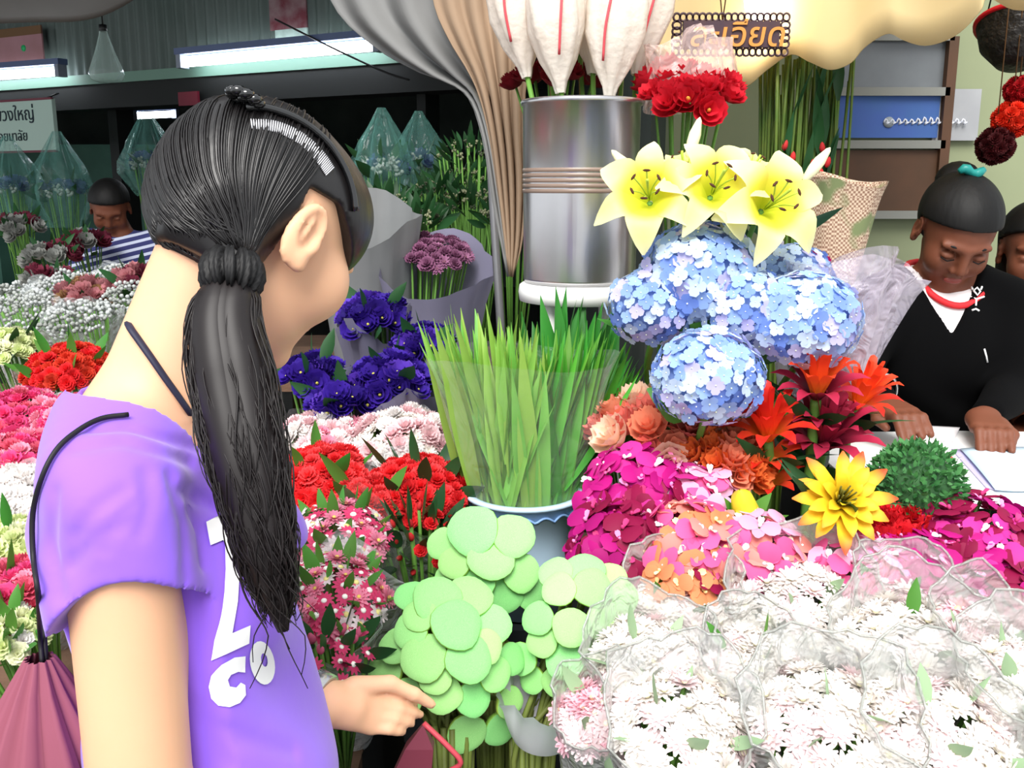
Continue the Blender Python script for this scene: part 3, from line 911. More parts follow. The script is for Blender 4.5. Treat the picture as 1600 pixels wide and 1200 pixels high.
link('strap', MB().tube(bez(sp, 30), .0022, 6).mesh('strap', MATS['black_strap']), bag)
# purse in her hand
pp = tipL + np.array([.0, -.004, -.006])
purse = thing('purse', 'small maroon purse dangling from the fingers of the customer', 'purse', pp + np.array([-.01, 0, -.10]))
mb = MB(); vs = []; fs = []
tri = [(.0, .0), (.012, -.03), (.006, -.095), (-.03, -.115), (-.042, -.075), (-.022, -.03)]
for s_ in (-.009, .009):
    for x, z in tri: vs.append(pp + np.array([x, s_ * (.3 if z > -.01 else 1), z]))
nn = len(tri)
fs = [tuple(range(nn)), tuple(range(nn, 2 * nn))[::-1]] + [(i, i + nn, (i + 1) % nn + nn, (i + 1) % nn) for i in range(nn)]
link('purse_body', mb.add(vs, fs).mesh('purse_body', mat('maroon_leather', '#6e2c3c', .4), False), purse)
link('wrist_strap', MB().tube(bez([pp, pp + np.array([.03, -.01, -.025]), pp + np.array([.045, -.012, -.045]), pp + np.array([.03, -.008, -.06])], 16), .0035, 6).mesh('wrist_strap', mat('red_strap', '#b8404c', .5)), purse)

# ------------------------------------------------------------------ flower heads (unit radius, facing +Z)
def petals(mb, n, r0, r1, z0, z1, w, ns=3, nt=2, cup=0.0, ruff=0.0, tipw=.35, bend=0.0, ph=0.0, mi=0, jit=0.0, rr=None, wmax=.6, kr=3):
    """ring of n petals from radius r0 to r1, height z0 to z1, half width w"""
    rr = rr or rnd
    for i in range(n):
        a = 2 * PI * i / n + ph + rr.uniform(-jit, jit)
        sc = 1 + rr.uniform(-jit, jit) * .6
        ca, sa = math.cos(a), math.sin(a); p0 = rr.uniform(0, 6)
        vs = []
        for j in range(ns + 1):
            t = j / ns
            r = r0 + (r1 * sc - r0) * t; z = z0 + (z1 - z0) * t + bend * math.sin(PI * t) - abs(bend) * .0
            if t < wmax: ww = w * (.3 + .7 * math.sin(PI / 2 * t / wmax))
            else: ww = w * (tipw + (1 - tipw) * math.cos(PI / 2 * (t - wmax) / (1 - wmax)))
            for k in range(nt + 1):
                q = -1 + 2 * k / nt
                y = q * ww; zz = z + cup * q * q * ww + ruff * math.sin(q * kr + p0) * t
                vs.append((r * ca - y * sa, r * sa + y * ca, zz))
        m = nt + 1
        mb.add(vs, [(j * m + k, j * m + k + 1, (j + 1) * m + k + 1, (j + 1) * m + k) for j in range(ns) for k in range(nt)], mi)
    return mb
HEADS = {}
def P(name, col, **k):
    k.setdefault('var', .12); k.setdefault('transl', .3); k.setdefault('rough', .6); k.setdefault('spec', .25)
    return mat('petal_' + name, col, **k)
M_stem = mat('stem_green', '#5f8f3a', .55, var=.2)
M_leaf = mat('leaf_green', '#4d8a34', .5, var=.22, hue=.02, transl=.25)
M_leafd = mat('leaf_dark', '#25502a', .45, var=.25, transl=.15)
M_leafp = mat('leaf_pale', '#9dbb92', .6, var=.15, transl=.25)
def head(kind, colname, col, col2=None):
    key = kind + colname
    if key in HEADS: return HEADS[key]
    r = random.Random(sum(map(ord, key))); mb = MB()
    m1 = P(colname, col)
    mats = [m1, mat('flower_heart_' + colname, col2 or '#d8c860', .7)]
    if kind == 'mum':
        petals(mb, 12, .08, 1.0, -.05, .12, .17, 3, 2, cup=.35, jit=.08, rr=r)
        petals(mb, 11, .06, .80, 0, .38, .15, 3, 2, cup=.3, ph=.2, jit=.1, rr=r)
        petals(mb, 8, .04, .52, .08, .50, .13, 2, 2, cup=.3, ph=.1, jit=.1, rr=r)
        mb.ball((0, 0, .16), (.2, .2, .14), 7, 4, 1)
    elif kind == 'daisy':
        petals(mb, 11, .15, 1.0, 0, .10, .22, 2, 2, cup=.3, jit=.06, rr=r)
        mb.ball((0, 0, .05), (.3, .3, .16), 8, 4, 1)
    elif kind == 'carnation':
        petals(mb, 8, .05, 1.0, -.1, .22, .48, 4, 4, cup=.1, ruff=.13, tipw=.85, wmax=.8, jit=.1, rr=r, kr=6)
        petals(mb, 7, .05, .80, 0, .55, .42, 4, 4, ruff=.14, tipw=.85, wmax=.8, ph=.4, jit=.15, rr=r, kr=6)
        petals(mb, 6, .04, .50, .1, .75, .34, 3, 4, ruff=.14, tipw=.85, wmax=.8, ph=.2, jit=.15, rr=r, kr=6)
        petals(mb, 4, .02, .22, .2, .82, .25, 3, 3, ruff=.1, tipw=.85, wmax=.8, jit=.15, rr=r, kr=6)
        mb.lathe([(.12, -.9), (.2, -.6), (.26, -.2), (.2, -.05)], 7, 1)
        mats[1] = M_stem
    elif kind == 'lisianthus':
        petals(mb, 6, .05, .95, -.15, .55, .55, 4, 4, cup=.45, ruff=.07, tipw=.55, wmax=.7, bend=-.12, jit=.08, rr=r)
        petals(mb, 5, .05, .70, -.1, .70, .48, 4, 4, cup=.5, ruff=.06, tipw=.55, wmax=.7, ph=.5, bend=-.1, jit=.08, rr=r)
        petals(mb, 4, .04, .38, 0, .72, .36, 3, 4, cup=.6, tipw=.55, wmax=.7, jit=.1, rr=r)
        mb.ball((0, 0, .3), (.12, .12, .2), 6, 4, 1)
    elif kind == 'rose':
        petals(mb, 6, .05, 1.0, -.1, .55, .62, 4, 4, cup=.5, tipw=.7, wmax=.7, bend=-.25, jit=.05, rr=r)
        petals(mb, 5, .04, .72, 0, .85, .55, 4, 4, cup=.6, tipw=.7, wmax=.7, ph=.4, bend=-.2, jit=.05, rr=r)
        petals(mb, 4, .03, .42, .1, .95, .42, 4, 4, cup=.8, tipw=.7, wmax=.7, ph=.2, jit=.05, rr=r)
        petals(mb, 3, .02, .2, .2, .9, .22, 3, 3, cup=.9, tipw=.7, wmax=.7, jit=.05, rr=r)
    elif kind == 'orchid':
        petals(mb, 2, .06, 1.0, .0, .16, .60, 4, 4, cup=-.12, tipw=.45, wmax=.6, bend=.06, rr=r)      # broad side petals
        petals(mb, 3, .06, .95, -.08, .02, .32, 4, 2, cup=.2, tipw=.3, wmax=.55, ph=PI / 2, rr=r)      # sepals
        petals(mb, 1, .05, .42, .05, .26, .16, 3, 2, cup=.7, tipw=.5, ph=-PI / 2, mi=1, rr=r)           # lip
        mb.ball((0, 0, .12), (.1, .1, .14), 6, 4, 1)
    elif kind == 'floret':
        petals(mb, 4, .03, 1.0, 0, .10, .52, 3, 2, cup=.10, tipw=.55, wmax=.62, jit=.04, rr=r)
        mb.ball((0, 0, .05), .1, 5, 3, 1)
    elif kind == 'bud':
        mb.lathe([(.0, 1.3), (.28, 1.0), (.45, .45), (.40, 0), (.2, -.3), (.0, -.4)], 8)
    elif kind == 'sprig':
        for i in range(7):
            a = r.uniform(0, 6.28); q = r.uniform(.1, .9)
            mb.ball((q * math.cos(a), q * math.sin(a), r.uniform(-.2, .5)), .26, 5, 3, 0)
    me = mb.mesh(kind + '_' + colname, mats)
    HEADS[key] = me
    return me
LEAFM = {}
def leaf_mesh(m, w=.18, fold=.25, bend=.15, tipw=.04, ns=5, wmax=.4, key=None):
    """leaf along +Z of unit length, facing -Y"""
    key = key or (m.name, w, fold, bend, tipw, wmax)
    if key in LEAFM: return LEAFM[key]
    vs = []; fs = []
    for j in range(ns + 1):
        t = j / ns
        ww = w * (.25 + .75 * math.sin(PI / 2 * min(1, t / wmax))) if t < wmax else w * (tipw + (1 - tipw) * math.cos(PI / 2 * (t - wmax) / (1 - wmax)))
        y = -bend * t * t
        vs += [(-ww, y - fold * ww, t), (0, y, t), (ww, y - fold * ww, t)]
    for j in range(ns):
        for k in (0, 1): fs.append((j * 3 + k, j * 3 + k + 1, j * 3 + k + 4, j * 3 + k + 3))
    LEAFM[key] = MB().add(vs, fs).mesh('leaf', m)
    return LEAFM[key]

def cap_dirs(n, ang):
    out = []
    g = PI * (3 - math.sqrt(5))
    for i in range(n):
        c = 1 - (1 - math.cos(ang)) * (i + .5) / n
        s = math.sqrt(max(0, 1 - c * c)); a = i * g
        out.append((s * math.cos(a), s * math.sin(a), c))
    return out
CLEAR = clear_mat('clear_film', '#ffffff', .02, .10, .5, 18, .22)
CLEAR2 = clear_mat('crinkled_film', '#e8ecf0', .26, .15, bump=1.0, bscale=22)
M_paper = mat('lilac_paper', '#8d8aa4', .8, transl=.3, noise=.25, nscale=8, color2='#7c7a90')
M_paperg = mat('grey_film_paper', '#8a8c8e', .5, transl=.35, noise=.3, nscale=8, color2='#747678')
def wrap_mesh(base, axis, L_, r0, r1, m, seed=0, open_=0.0, wav=.12, name='wrapper', back=0.0, flare=1.15):
    """cone-shaped sheet round a bunch; back>0 lifts the rear rim"""
    rr = random.Random(seed); seg = 40; nv = 9
    ph = [rr.uniform(0, 6) for _ in range(4)]
    M = frame(axis, rr.uniform(0, 6), base)
    yl = (M.to_3x3().inverted() @ Vector((0, 1, 0)))
    ya = math.atan2(yl.y, yl.x)
    vs = []; fs = []
    for j in range(nv):
        t = j / (nv - 1)
        for i in range(seg):
            a = 2 * PI * i / seg
            r = r0 + (r1 - r0) * (t ** .8) * (1 if t < .85 else 1 + (flare - 1) * (t - .85) / .15)
            k = wav * t
            r *= 1 + k * (.6 * math.sin(5 * a + ph[0] + 2 * t) + .5 * math.sin(11 * a + ph[1]) + .35 * math.sin(19 * a + ph[2] + 3 * t))
            z = L_ * t * (1 + back * t * .5 * (1 + math.cos(a - ya))) + (wav * .45 * L_ * t * t * math.sin(3 * a + ph[3]))
            vs.append(M @ Vector((r * math.cos(a), r * math.sin(a), z)))
    for j in range(nv - 1):
        for i in range(seg): fs.append((j * seg + i, j * seg + (i + 1) % seg, (j + 1) * seg + (i + 1) % seg, (j + 1) * seg + i))
    return MB().add(vs, fs).mesh(name, m)

def bunch(name, label, cat, c, R, kinds, n, hr, axis=(0, -.35, 1), stem=.3, ang=1.15, flat=.65, wrap=None, group=None,
          headname='flower', leaves=0, leafm=None, leaf_len=.08, seed=None, film=None, sx=1.0, back=0.0, jit=.25, hrv=.15, wavy=.12, flare=1.15, stemm=None, ground=None, over=0.0, rim_m=None):
    """a bunch of flowers: heads over a dome of radius R about c, stems down to a foot, sheet wrapped round"""
    rr = random.Random(seed if seed is not None else int(abs(c[0] * 7919 + c[1] * 104729 + c[2] * 31) * 100))
    c = Vector(c); ax = Vector(axis).normalized()
    base = c - ax * (stem + R * flat * .2)
    if ground is not None and base.z < ground: base = c - ax * ((c.z - ground) / ax.z)
    t = thing(name, label, cat, base, group)
    M = frame(ax, rr.uniform(0, 6), c)
    R3 = M.to_3x3()
    heads = []
    for d in cap_dirs(n, ang):
        d = Vector(d)
        nrm = (R3 @ Vector((d.x, d.y, d.z / flat))).normalized()
        q = Vector((d.x * R, d.y * R, (d.z - .35) * R * flat))
        pos = M @ q
        pos = Vector((c.x + (pos.x - c.x) * sx, pos.y, pos.z)) + Vector([rr.uniform(-1, 1) * hr * jit for _ in range(3)])
        nrm = (nrm + Vector([rr.uniform(-.22, .22) for _ in range(3)])).normalized()
        s = hr * (1 + rr.uniform(-hrv, hrv))
        k = rr.choice(kinds)
        link(headname, k, t, frame(nrm, rr.uniform(0, 6), pos, s))
        heads.append((pos, nrm, s))
    mb = MB()
    for pos, nrm, s in heads[::max(1, len(heads) // 26)]:
        f = base + (pos - c) * .10
        mb.tube([f, f + (pos - f) * .6 - nrm * s * .2, pos - nrm * s * .1], .0028, 4)
    link('stem_bundle', mb.mesh('stem_bundle', stemm or M_stem), t, kind='stuff')
    if leaves:
        lm = leaf_mesh(leafm or M_leaf)
        for i in range(leaves):
            d = Vector(cap_dirs(leaves, 1.3)[i]); a = R3 @ Vector((d.x, d.y, d.z * .7 + .25)); a.normalize()
            p = M @ Vector((d.x * R * .78, d.y * R * .78, (d.z - .5) * R * flat))
            p = Vector((c.x + (p.x - c.x) * sx, p.y, p.z)) + Vector([rr.uniform(-.5, .5) * hr for _ in range(3)])
            link('leaf', lm, t, frame(a, rr.uniform(0, 6), p, leaf_len * rr.uniform(.7, 1.2)))
    if wrap:
        wm_ = wrap_mesh(base, ax, (c - base).length + R * flat * .15 + over, .03, R * 1.06 * max(1, sx * .9), wrap, rr.randint(0, 999), back=back, wav=wavy, flare=flare)
        link('wrapper', wm_, t)
        if rim_m:
            nv_ = len(wm_.vertices)
            link('rolled_rim', MB().tube([wm_.vertices[i].co.copy() for i in range(nv_ - 40, nv_)], .0019, 5, closed=True).mesh('rolled_rim', rim_m), t)
    if film:
        # crinkled sheet lying over part of the rim
        link('film', wrap_mesh(base + (c - base) * .45, ax, (c - base).length * .55 + R * flat * .6, R * .6, R * 1.15 * max(1, sx * .9), film, rr.randint(0, 999), wav=.2, back=back, name='film'), t)
    return t

# ------------------------------------------------------------------ stands
M_wood = mat('plank_wood', '#6b5140', .7, noise=.6, nscale=9, color2='#4d3a2d', bump=.2)
M_cloth_dark = mat('black_table_cloth', '#141416', .85)
M_cloth_white = mat('white_table_cloth', '#e9e8e6', .8)
M_crate = mat('dark_plastic_crate', '#22262a', .5)
def table(name, label, x0, x1, y0, y1, z, mtop, mskirt=None, leg=M_wood):
    t = thing(name, label, 'table', ((x0 + x1) / 2, (y0 + y1) / 2, 0))
    link('table_top', MB().box(((x0 + x1) / 2, (y0 + y1) / 2, z - .015), (x1 - x0, y1 - y0, .03)).mesh('table_top', mtop, False), t)
    for x in (x0 + .05, x1 - .05):
        for y in (y0 + .05, y1 - .05):
            link('leg', MB().box((x, y, (z - .03) / 2), (.045, .045, z - .03)).mesh('leg', leg, False), t)
    if mskirt:
        vs = []; fs = []; path = [(x0, y1), (x0, y0), (x1, y0), (x1, y1)]; n = 0
        pts = []
        for a, b in zip(path[:-1], path[1:]):
            for i in range(40): pts.append((a[0] + (b[0] - a[0]) * i / 40, a[1] + (b[1] - a[1]) * i / 40))
        for i, (x, y) in enumerate(pts):
            w = .012 * math.sin(i * .9)
            vs += [(x + w, y - .006 + w, z - .002), (x + 2 * w, y - .012 + 2 * w, .04)]
        link('skirt', MB().add(vs, [(2 * i, 2 * i + 1, 2 * i + 3, 2 * i + 2) for i in range(len(pts) - 1)]).mesh('skirt', mskirt), t)
    return t
table('display_table', 'low dark-skirted table under the white chrysanthemum bunches', .16, 1.75, .86, 1.52, .56, M_wood, M_cloth_dark)
table('display_table', 'long dark-skirted table under the carnation and mixed flower rows', -2.7, -.24, 1.16, 3.6, .56, M_wood, M_cloth_dark)
table('counter_table', 'white-topped counter in front of the seller', .60, 1.9, 1.54, 1.985, .935, M_cloth_white, M_cloth_dark)
def crate(x0, x1, y0, y1, z0, z1, label):
    t = thing('crate', label, 'crate', ((x0 + x1) / 2, (y0 + y1) / 2, z0))
    link('lid', MB().box(((x0 + x1) / 2, (y0 + y1) / 2, z1 - .012), (x1 - x0, y1 - y0, .024)).mesh('lid', M_crate, False), t)
    ns = max(2, int((z1 - z0) / .09))
    for k in range(ns):
        zc = z0 + (k + .5) * (z1 - z0 - .03) / ns
        for (cx, cy, sx, sy) in (((x0 + x1) / 2, y0 + .008, x1 - x0, .016), ((x0 + x1) / 2, y1 - .008, x1 - x0, .016), (x0 + .008, (y0 + y1) / 2, .016, y1 - y0 - .032), (x1 - .008, (y0 + y1) / 2, .016, y1 - y0 - .032)):
            link('slat', MB().box((cx, cy, zc), (sx, sy, (z1 - z0) / ns - .022)).mesh('slat', M_crate, False), t)
    for x in (x0 + .03, x1 - .03):
        for y in (y0 + .03, y1 - .03):
            link('corner_post', MB().box((x, y, (z0 + z1) / 2 - .012), (.028, .028, z1 - z0 - .024)).mesh('corner_post', M_crate, False), t)
crate(-.19, .145, 1.53, 1.86, 0, .70, 'dark slatted crate under the pale blue bucket')
crate(.18, .585, 1.56, 2.05, 0, .74, 'dark slatted crate under the hydrangeas and lilies')

# ------------------------------------------------------------------ pale blue bucket of spear leaves
def bucket(name, label, c, r0, r1, h, m, rim=.006, extra=None, cat='bucket'):
    t = thing(name, label, cat, c)
    M = Matrix.Translation(c)
    prof = [(0.001, .004), (r0 * .96, .004), (r0, 0), (r0 + (r1 - r0) * .5, h * .5), (r1, h - rim), (r1 + rim, h - rim), (r1 + rim * 1.3, h - rim * .4), (r1 + rim, h), (r1 - .002, h), (r1 - .006, h - .01), (r0, .012), (0.001, .012)]
    link('bucket_body', MB().lathe(prof, 40, M=M).mesh('bucket_body', m), t)
    return t
M_blue = mat('pale_blue_plastic', '#c2def5', .35, spec=.5)
bc = W(820, 765, 1.70); BZ = .705; bh = bc.z - BZ; bc = Vector((bc.x, bc.y, BZ))
bk = bucket('bucket', 'pale blue plastic bucket with a wavy band, holding spear-leaved stems', bc, .076, .098, bh, M_blue, .008)
mb = MB(); n = 120
pts = []
for i in range(n):
    a = 2 * PI * i / n; rr_ = .0955; pts.append((bc.x + (rr_ + .002) * math.cos(a), bc.y + (rr_ + .002) * math.sin(a), BZ + bh - .030 + .0055 * abs(math.sin(a * 9)) * 1.6))
link('wavy_band', mb.tube(pts, .0024, 6, closed=True).mesh('wavy_band', mat('blue_band', '#7fa6d8', .4)), bk)
M_lf1 = mat('spear_leaf_light', '#84bc4c', .45, var=.18, hue=.025, transl=.3, noise=.4, nscale=6, color2='#a8d470')
M_lf2 = mat('spear_leaf_mid', '#4c9a30', .45, var=.22, hue=.02, transl=.25, noise=.35, nscale=6, color2='#74b845')
M_lf3 = mat('spear_leaf_dark', '#2f7a2a', .45, var=.25, transl=.2)
r3 = random.Random(3)
def spears(label, n, foot, tops, m, lw, parent_cat='foliage', wrapm=None, sd=1):
    rq = random.Random(sd)
    foot = Vector(foot)
    t = thing('leaf_bunch', label, 'foliage', foot, 'bunches of spear-shaped leaves')
    lms = [leaf_mesh(m, w_, .35, b_, .02, 7, .45) for w_, b_ in ((lw, .05), (lw * .8, -.06), (lw * 1.15, .1))]
    for i in range(n):
        u = rq.random(); k = u * (len(tops) - 1); j = min(int(k), len(tops) - 2); f = k - j
        tp = Vector(W(*tops[j])) * (1 - f) + Vector(W(*tops[j + 1])) * f
        tp += Vector((rq.uniform(-.012, .012), rq.uniform(-.05, .05), rq.uniform(-.07, .01)))
        ft = foot + Vector((rq.uniform(-.05, .05), rq.uniform(-.05, .05), rq.uniform(.0, .09)))
        ax = tp - ft; L_ = ax.length
        st = rq.choice((.0, .12, .25, .38)) ; b0 = ft + ax * st
        # blades turn their face towards the outside of the bunch
        link('leaf', rq.choice(lms), t, frame(ax, rq.uniform(-.9, .9) + (0 if rq.random() < .8 else 1.5), b0, (L_ * (1 - st),) * 3))
    mb = MB()
    for i in range(14):
        tp = Vector(W(*tops[rq.randrange(len(tops))])); ft = foot + Vector((rq.uniform(-.045, .045), rq.uniform(-.045, .045), 0))
        mb.tube([ft, ft + (tp - ft) * .55], .004, 5)
    link('stem_bundle', mb.mesh('stem_bundle', m), t, kind='stuff')
    return t
ft = (bc.x, bc.y, BZ + .03)
t1 = spears('light green spear leaves on the left side of the blue bucket', 115, (bc.x - .02, bc.y - .01, BZ + .03), [(668, 500, 1.66), (700, 485, 1.65), (740, 478, 1.65), (790, 492, 1.64), (830, 520, 1.63), (850, 560, 1.62)], M_lf1, .043, sd=4)
t2 = spears('mid green spear leaves on the right side of the blue bucket', 115, (bc.x + .02, bc.y, BZ + .03), [(845, 540, 1.66), (880, 510, 1.68), (910, 520, 1.70), (945, 505, 1.72), (985, 540, 1.72), (995, 610, 1.70)], M_lf2, .046, sd=8)
t3 = spears('dark green leaves standing behind the blue bucket under the steel bucket', 34, (bc.x + .06, bc.y + .16, BZ), [(830, 490, 1.88), (870, 455, 1.90), (905, 448, 1.9), (940, 468, 1.9), (965, 500, 1.88)], M_lf3, .075, sd=9)
link('film', wrap_mesh(Vector((bc.x, bc.y, BZ + bh - .03)), (.0, .04, 1), .27, .085, .155, CLEAR, 5, wav=.06, name='film'), t1)

# ------------------------------------------------------------------ lotus pods
M_pod = mat('lotus_pod', '#86d074', .6, var=.12, hue=.02, noise=.55, nscale=45, color2='#b8e69c', bump=.12, bscale=70)
M_podside = mat('lotus_pod_side', '#a3cf55', .55, var=.12, hue=.02)
M_pstem = mat('lotus_stem', '#6b7a34', .6, var=.15, noise=.5, nscale=30, color2='#54502a')
def podmesh(v):
    rr = random.Random(v); mb = MB(); ph = rr.uniform(0, 6)
    wob = lambda r, z, a, i: (r * (1 + .035 * math.sin(3 * a + ph) + .02 * math.sin(5 * a)), z + .012 * math.sin(2 * a + ph) * r)
    mb.lathe([(.001, .035), (.35, .04), (.7, .03), (.92, .0), (1.0, -.05)], 20, 0, wob=wob)
    mb.lathe([(1.0, -.05), (1.02, -.12), (.93, -.38), (.66, -.75), (.36, -1.05), (.16, -1.2)], 20, 1, wob=wob)
    return mb.mesh('lotus_pod', [M_pod, M_podside])
PODS = [podmesh(i) for i in range(4)]
def lotus(label, pods, cx, cy, d0, tie, sd):
    rq = random.Random(sd)
    tie = Vector(tie); foot = Vector((tie.x, tie.y + .03, .06))
    t = thing('lotus_bunch', label, 'flowers', foot, 'bunches of lotus pods')
    for (px, py, r) in pods:
        ox, oy = (px - cx) / 100.0, (py - cy) / 110.0
        q = ox * ox + oy * oy
        d = d0 - .05 + .055 * q
        p = W(px, py, d)
        s = r * d / FPX
        tc = (Vector((0, 0, CAM_H)) - p).normalized()
        n = (tc * 1.0 + Vector((1, 0, 0)) * ox * .75 + Vector((0, .2, 1)) * (-oy * .55 + .12) + Vector([rq.uniform(-.12, .12) for _ in range(3)])).normalized()
        # foreshortened pods keep their radius as seen
        s *= 1.07
        pd = link('lotus_pod', rq.choice(PODS), t, frame(n, rq.uniform(0, 6), p, (s, s, s * .9)))
        a = p - n * s * 1.05; o_ = Vector((rq.uniform(-.03, .03), rq.uniform(-.02, .04), 0))
        path = bez([a, a - n * .035 + Vector((0, .01, -.015)), tie + o_ + Vector((0, 0, .05)), tie + o_ * .8 - Vector((0, 0, .12)), foot + o_ * .9], 14)
        link('stem', MB().tube(path, .0042, 6).mesh('stem', M_pstem), t)
    for i in range(16):
        o_ = Vector((rq.uniform(-.035, .035), rq.uniform(-.03, .03), 0))
        link('stem', MB().tube([tie + o_ + Vector((0, .01, .06)), tie + o_ * .85 - Vector((0, 0, .12)), foot + o_ * .9], .0045, 6).mesh('stem', M_pstem), t)
    return t
l1 = lotus('large bunch of pale green lotus pods nearest the customer\'s hand', [(640, 930, 24), (683, 935, 36), (735, 930, 34), (768, 975, 32), (640, 985, 27), (714, 975, 38), (662, 1028, 35), (733, 1030, 35), (600, 1050, 30), (632, 1090, 28), (692, 1085, 29), (741, 1092, 28), (774, 1052, 27), (798, 1098, 24), (730, 1148, 30), (783, 1140, 27), (590, 1090, 22), (615, 1010, 26), (800, 1030, 24), (655, 960, 26), (680, 1060, 24), (610, 1120, 22), (760, 1010, 26)],
      695, 1030, 1.30, W(702, 1190, 1.34), 2)
l2 = lotus('bunch of pale green lotus pods beside the white chrysanthemums', [(873, 920, 26), (926, 918, 30), (975, 932, 26), (840, 966, 25), (893, 980, 29), (946, 973, 31), (846, 1002, 24), (882, 1032, 29), (928, 1026, 27), (966, 1012, 26), (870, 1066, 24), (908, 1068, 27), (945, 1050, 23), (815, 1030, 24), (915, 892, 30), (868, 895, 26), (985, 980, 22), (830, 1062, 22), (960, 900, 22)],
      900, 985, 1.33, W(835, 1200, 1.37), 3)
l3 = lotus('small bunch of lotus pods at the rear against the blue bucket', [(738, 828, 38), (803, 836, 33), (710, 876, 27), (768, 870, 35), (815, 895, 29), (690, 850, 24), (790, 930, 28), (830, 925, 26), (745, 905, 28), (700, 905, 24)],
      765, 880, 1.46, W(770, 1075, 1.52), 4)
link('foil_collar', wrap_mesh(W(845, 1150, 1.335), (.10, -.15, 1), .075, .040, .062, mat('lilac_foil', '#f0eef8', .3, transl=.5), 8, wav=.16, name='foil_collar'), l2)
for (px, d, lb) in ((702, 1.345, 'black bucket on the floor round the stems of the largest lotus bunch'), (835, 1.375, 'black bucket on the floor round the stems of the right lotus bunch'), (770, 1.525, 'black bucket on the floor round the stems of the rear lotus bunch')):
    p = W(px, 1190, d)
    if px == 770: p = W(770, 1075, 1.52)
    bucket('black_bucket', lb, (p.x, p.y + .03, 0), .055, .072, .30, mat('black_bucket_plastic', '#101012', .4))

# ------------------------------------------------------------------ steel bucket on a white stool
M_steel = mat('brushed_steel', '#c9c8ca', .28, metal=.95, noise=.35, nscale=7, color2='#a4a2a6', bump=.05, bscale=60, bstretch=(1, 1, .05))
sx0 = W(905, 440, 2.02); sc0 = Vector((sx0.x, sx0.y + .0, sx0.z))
r_s = 88 * 2.02 / FPX; hs = W(905, 162, 2.02).z - sc0.z
st = thing('steel_bucket', 'tall shiny steel bucket with tape bands, full of wrapped blooms', 'bucket', sc0)
M = Matrix.Translation(sc0)
link('bucket_body', MB().lathe([(.001, .006), (r_s * .95, .006), (r_s * .97, 0), (r_s * .985, .01), (r_s, hs * .5), (r_s * 1.01, hs - .012), (r_s * 1.04, hs - .01), (r_s * 1.045, hs - .004), (r_s * 1.03, hs), (r_s, hs - .002), (r_s * .98, .015), (.001, .015)], 56, M=M).mesh('bucket_body', M_steel), st)
for k in range(5):
    zz = hs * (.50 + .028 * k)
    link('tape_band', MB().lathe([(r_s * 1.002, zz), (r_s * 1.012, zz + .001), (r_s * 1.012, zz + .007), (r_s * 1.002, zz + .008)], 48, M=M).mesh('tape_band', mat('brown_tape', '#7d6a5e', .3, var=.3, spec=.6)), st)
lug = W(852, 190, 2.02 - r_s * .85)
link('handle_lug', MB().box(lug, (.05, .006, .030), Matrix.Rotation(.35, 3, 'Z')).mesh('handle_lug', M_steel, False), st)
link('handle_ring', MB().tube([lug + Vector((.02 * math.cos(a), -.006, .018 * math.sin(a) - .006)) for a in [2 * PI * i / 24 for i in range(24)]], .0028, 6, closed=True).mesh('handle_ring', M_steel), st)
stl = thing('stool', 'white round plastic stool under the steel bucket', 'stool', (sc0.x, sc0.y, 0))
M_wp = mat('white_plastic', '#e6e6e4', .35)
link('seat', MB().lathe([(.001, 0), (r_s * 1.0, -.001), (r_s * 1.06, -.006), (r_s * 1.08, -.02), (r_s * 1.06, -.038), (r_s * .98, -.04), (.001, -.038)], 40, M=M).mesh('seat', M_wp), stl)
for k in range(4):
    a = PI / 4 + k * PI / 2; p = sc0 + Vector((.085 * math.cos(a), .085 * math.sin(a), -.035)); q = Vector((sc0.x + .15 * math.cos(a), sc0.y + .15 * math.sin(a), 0))
    link('leg', MB().tube([p, q], [.014, .017], 8).mesh('leg', M_wp), stl)
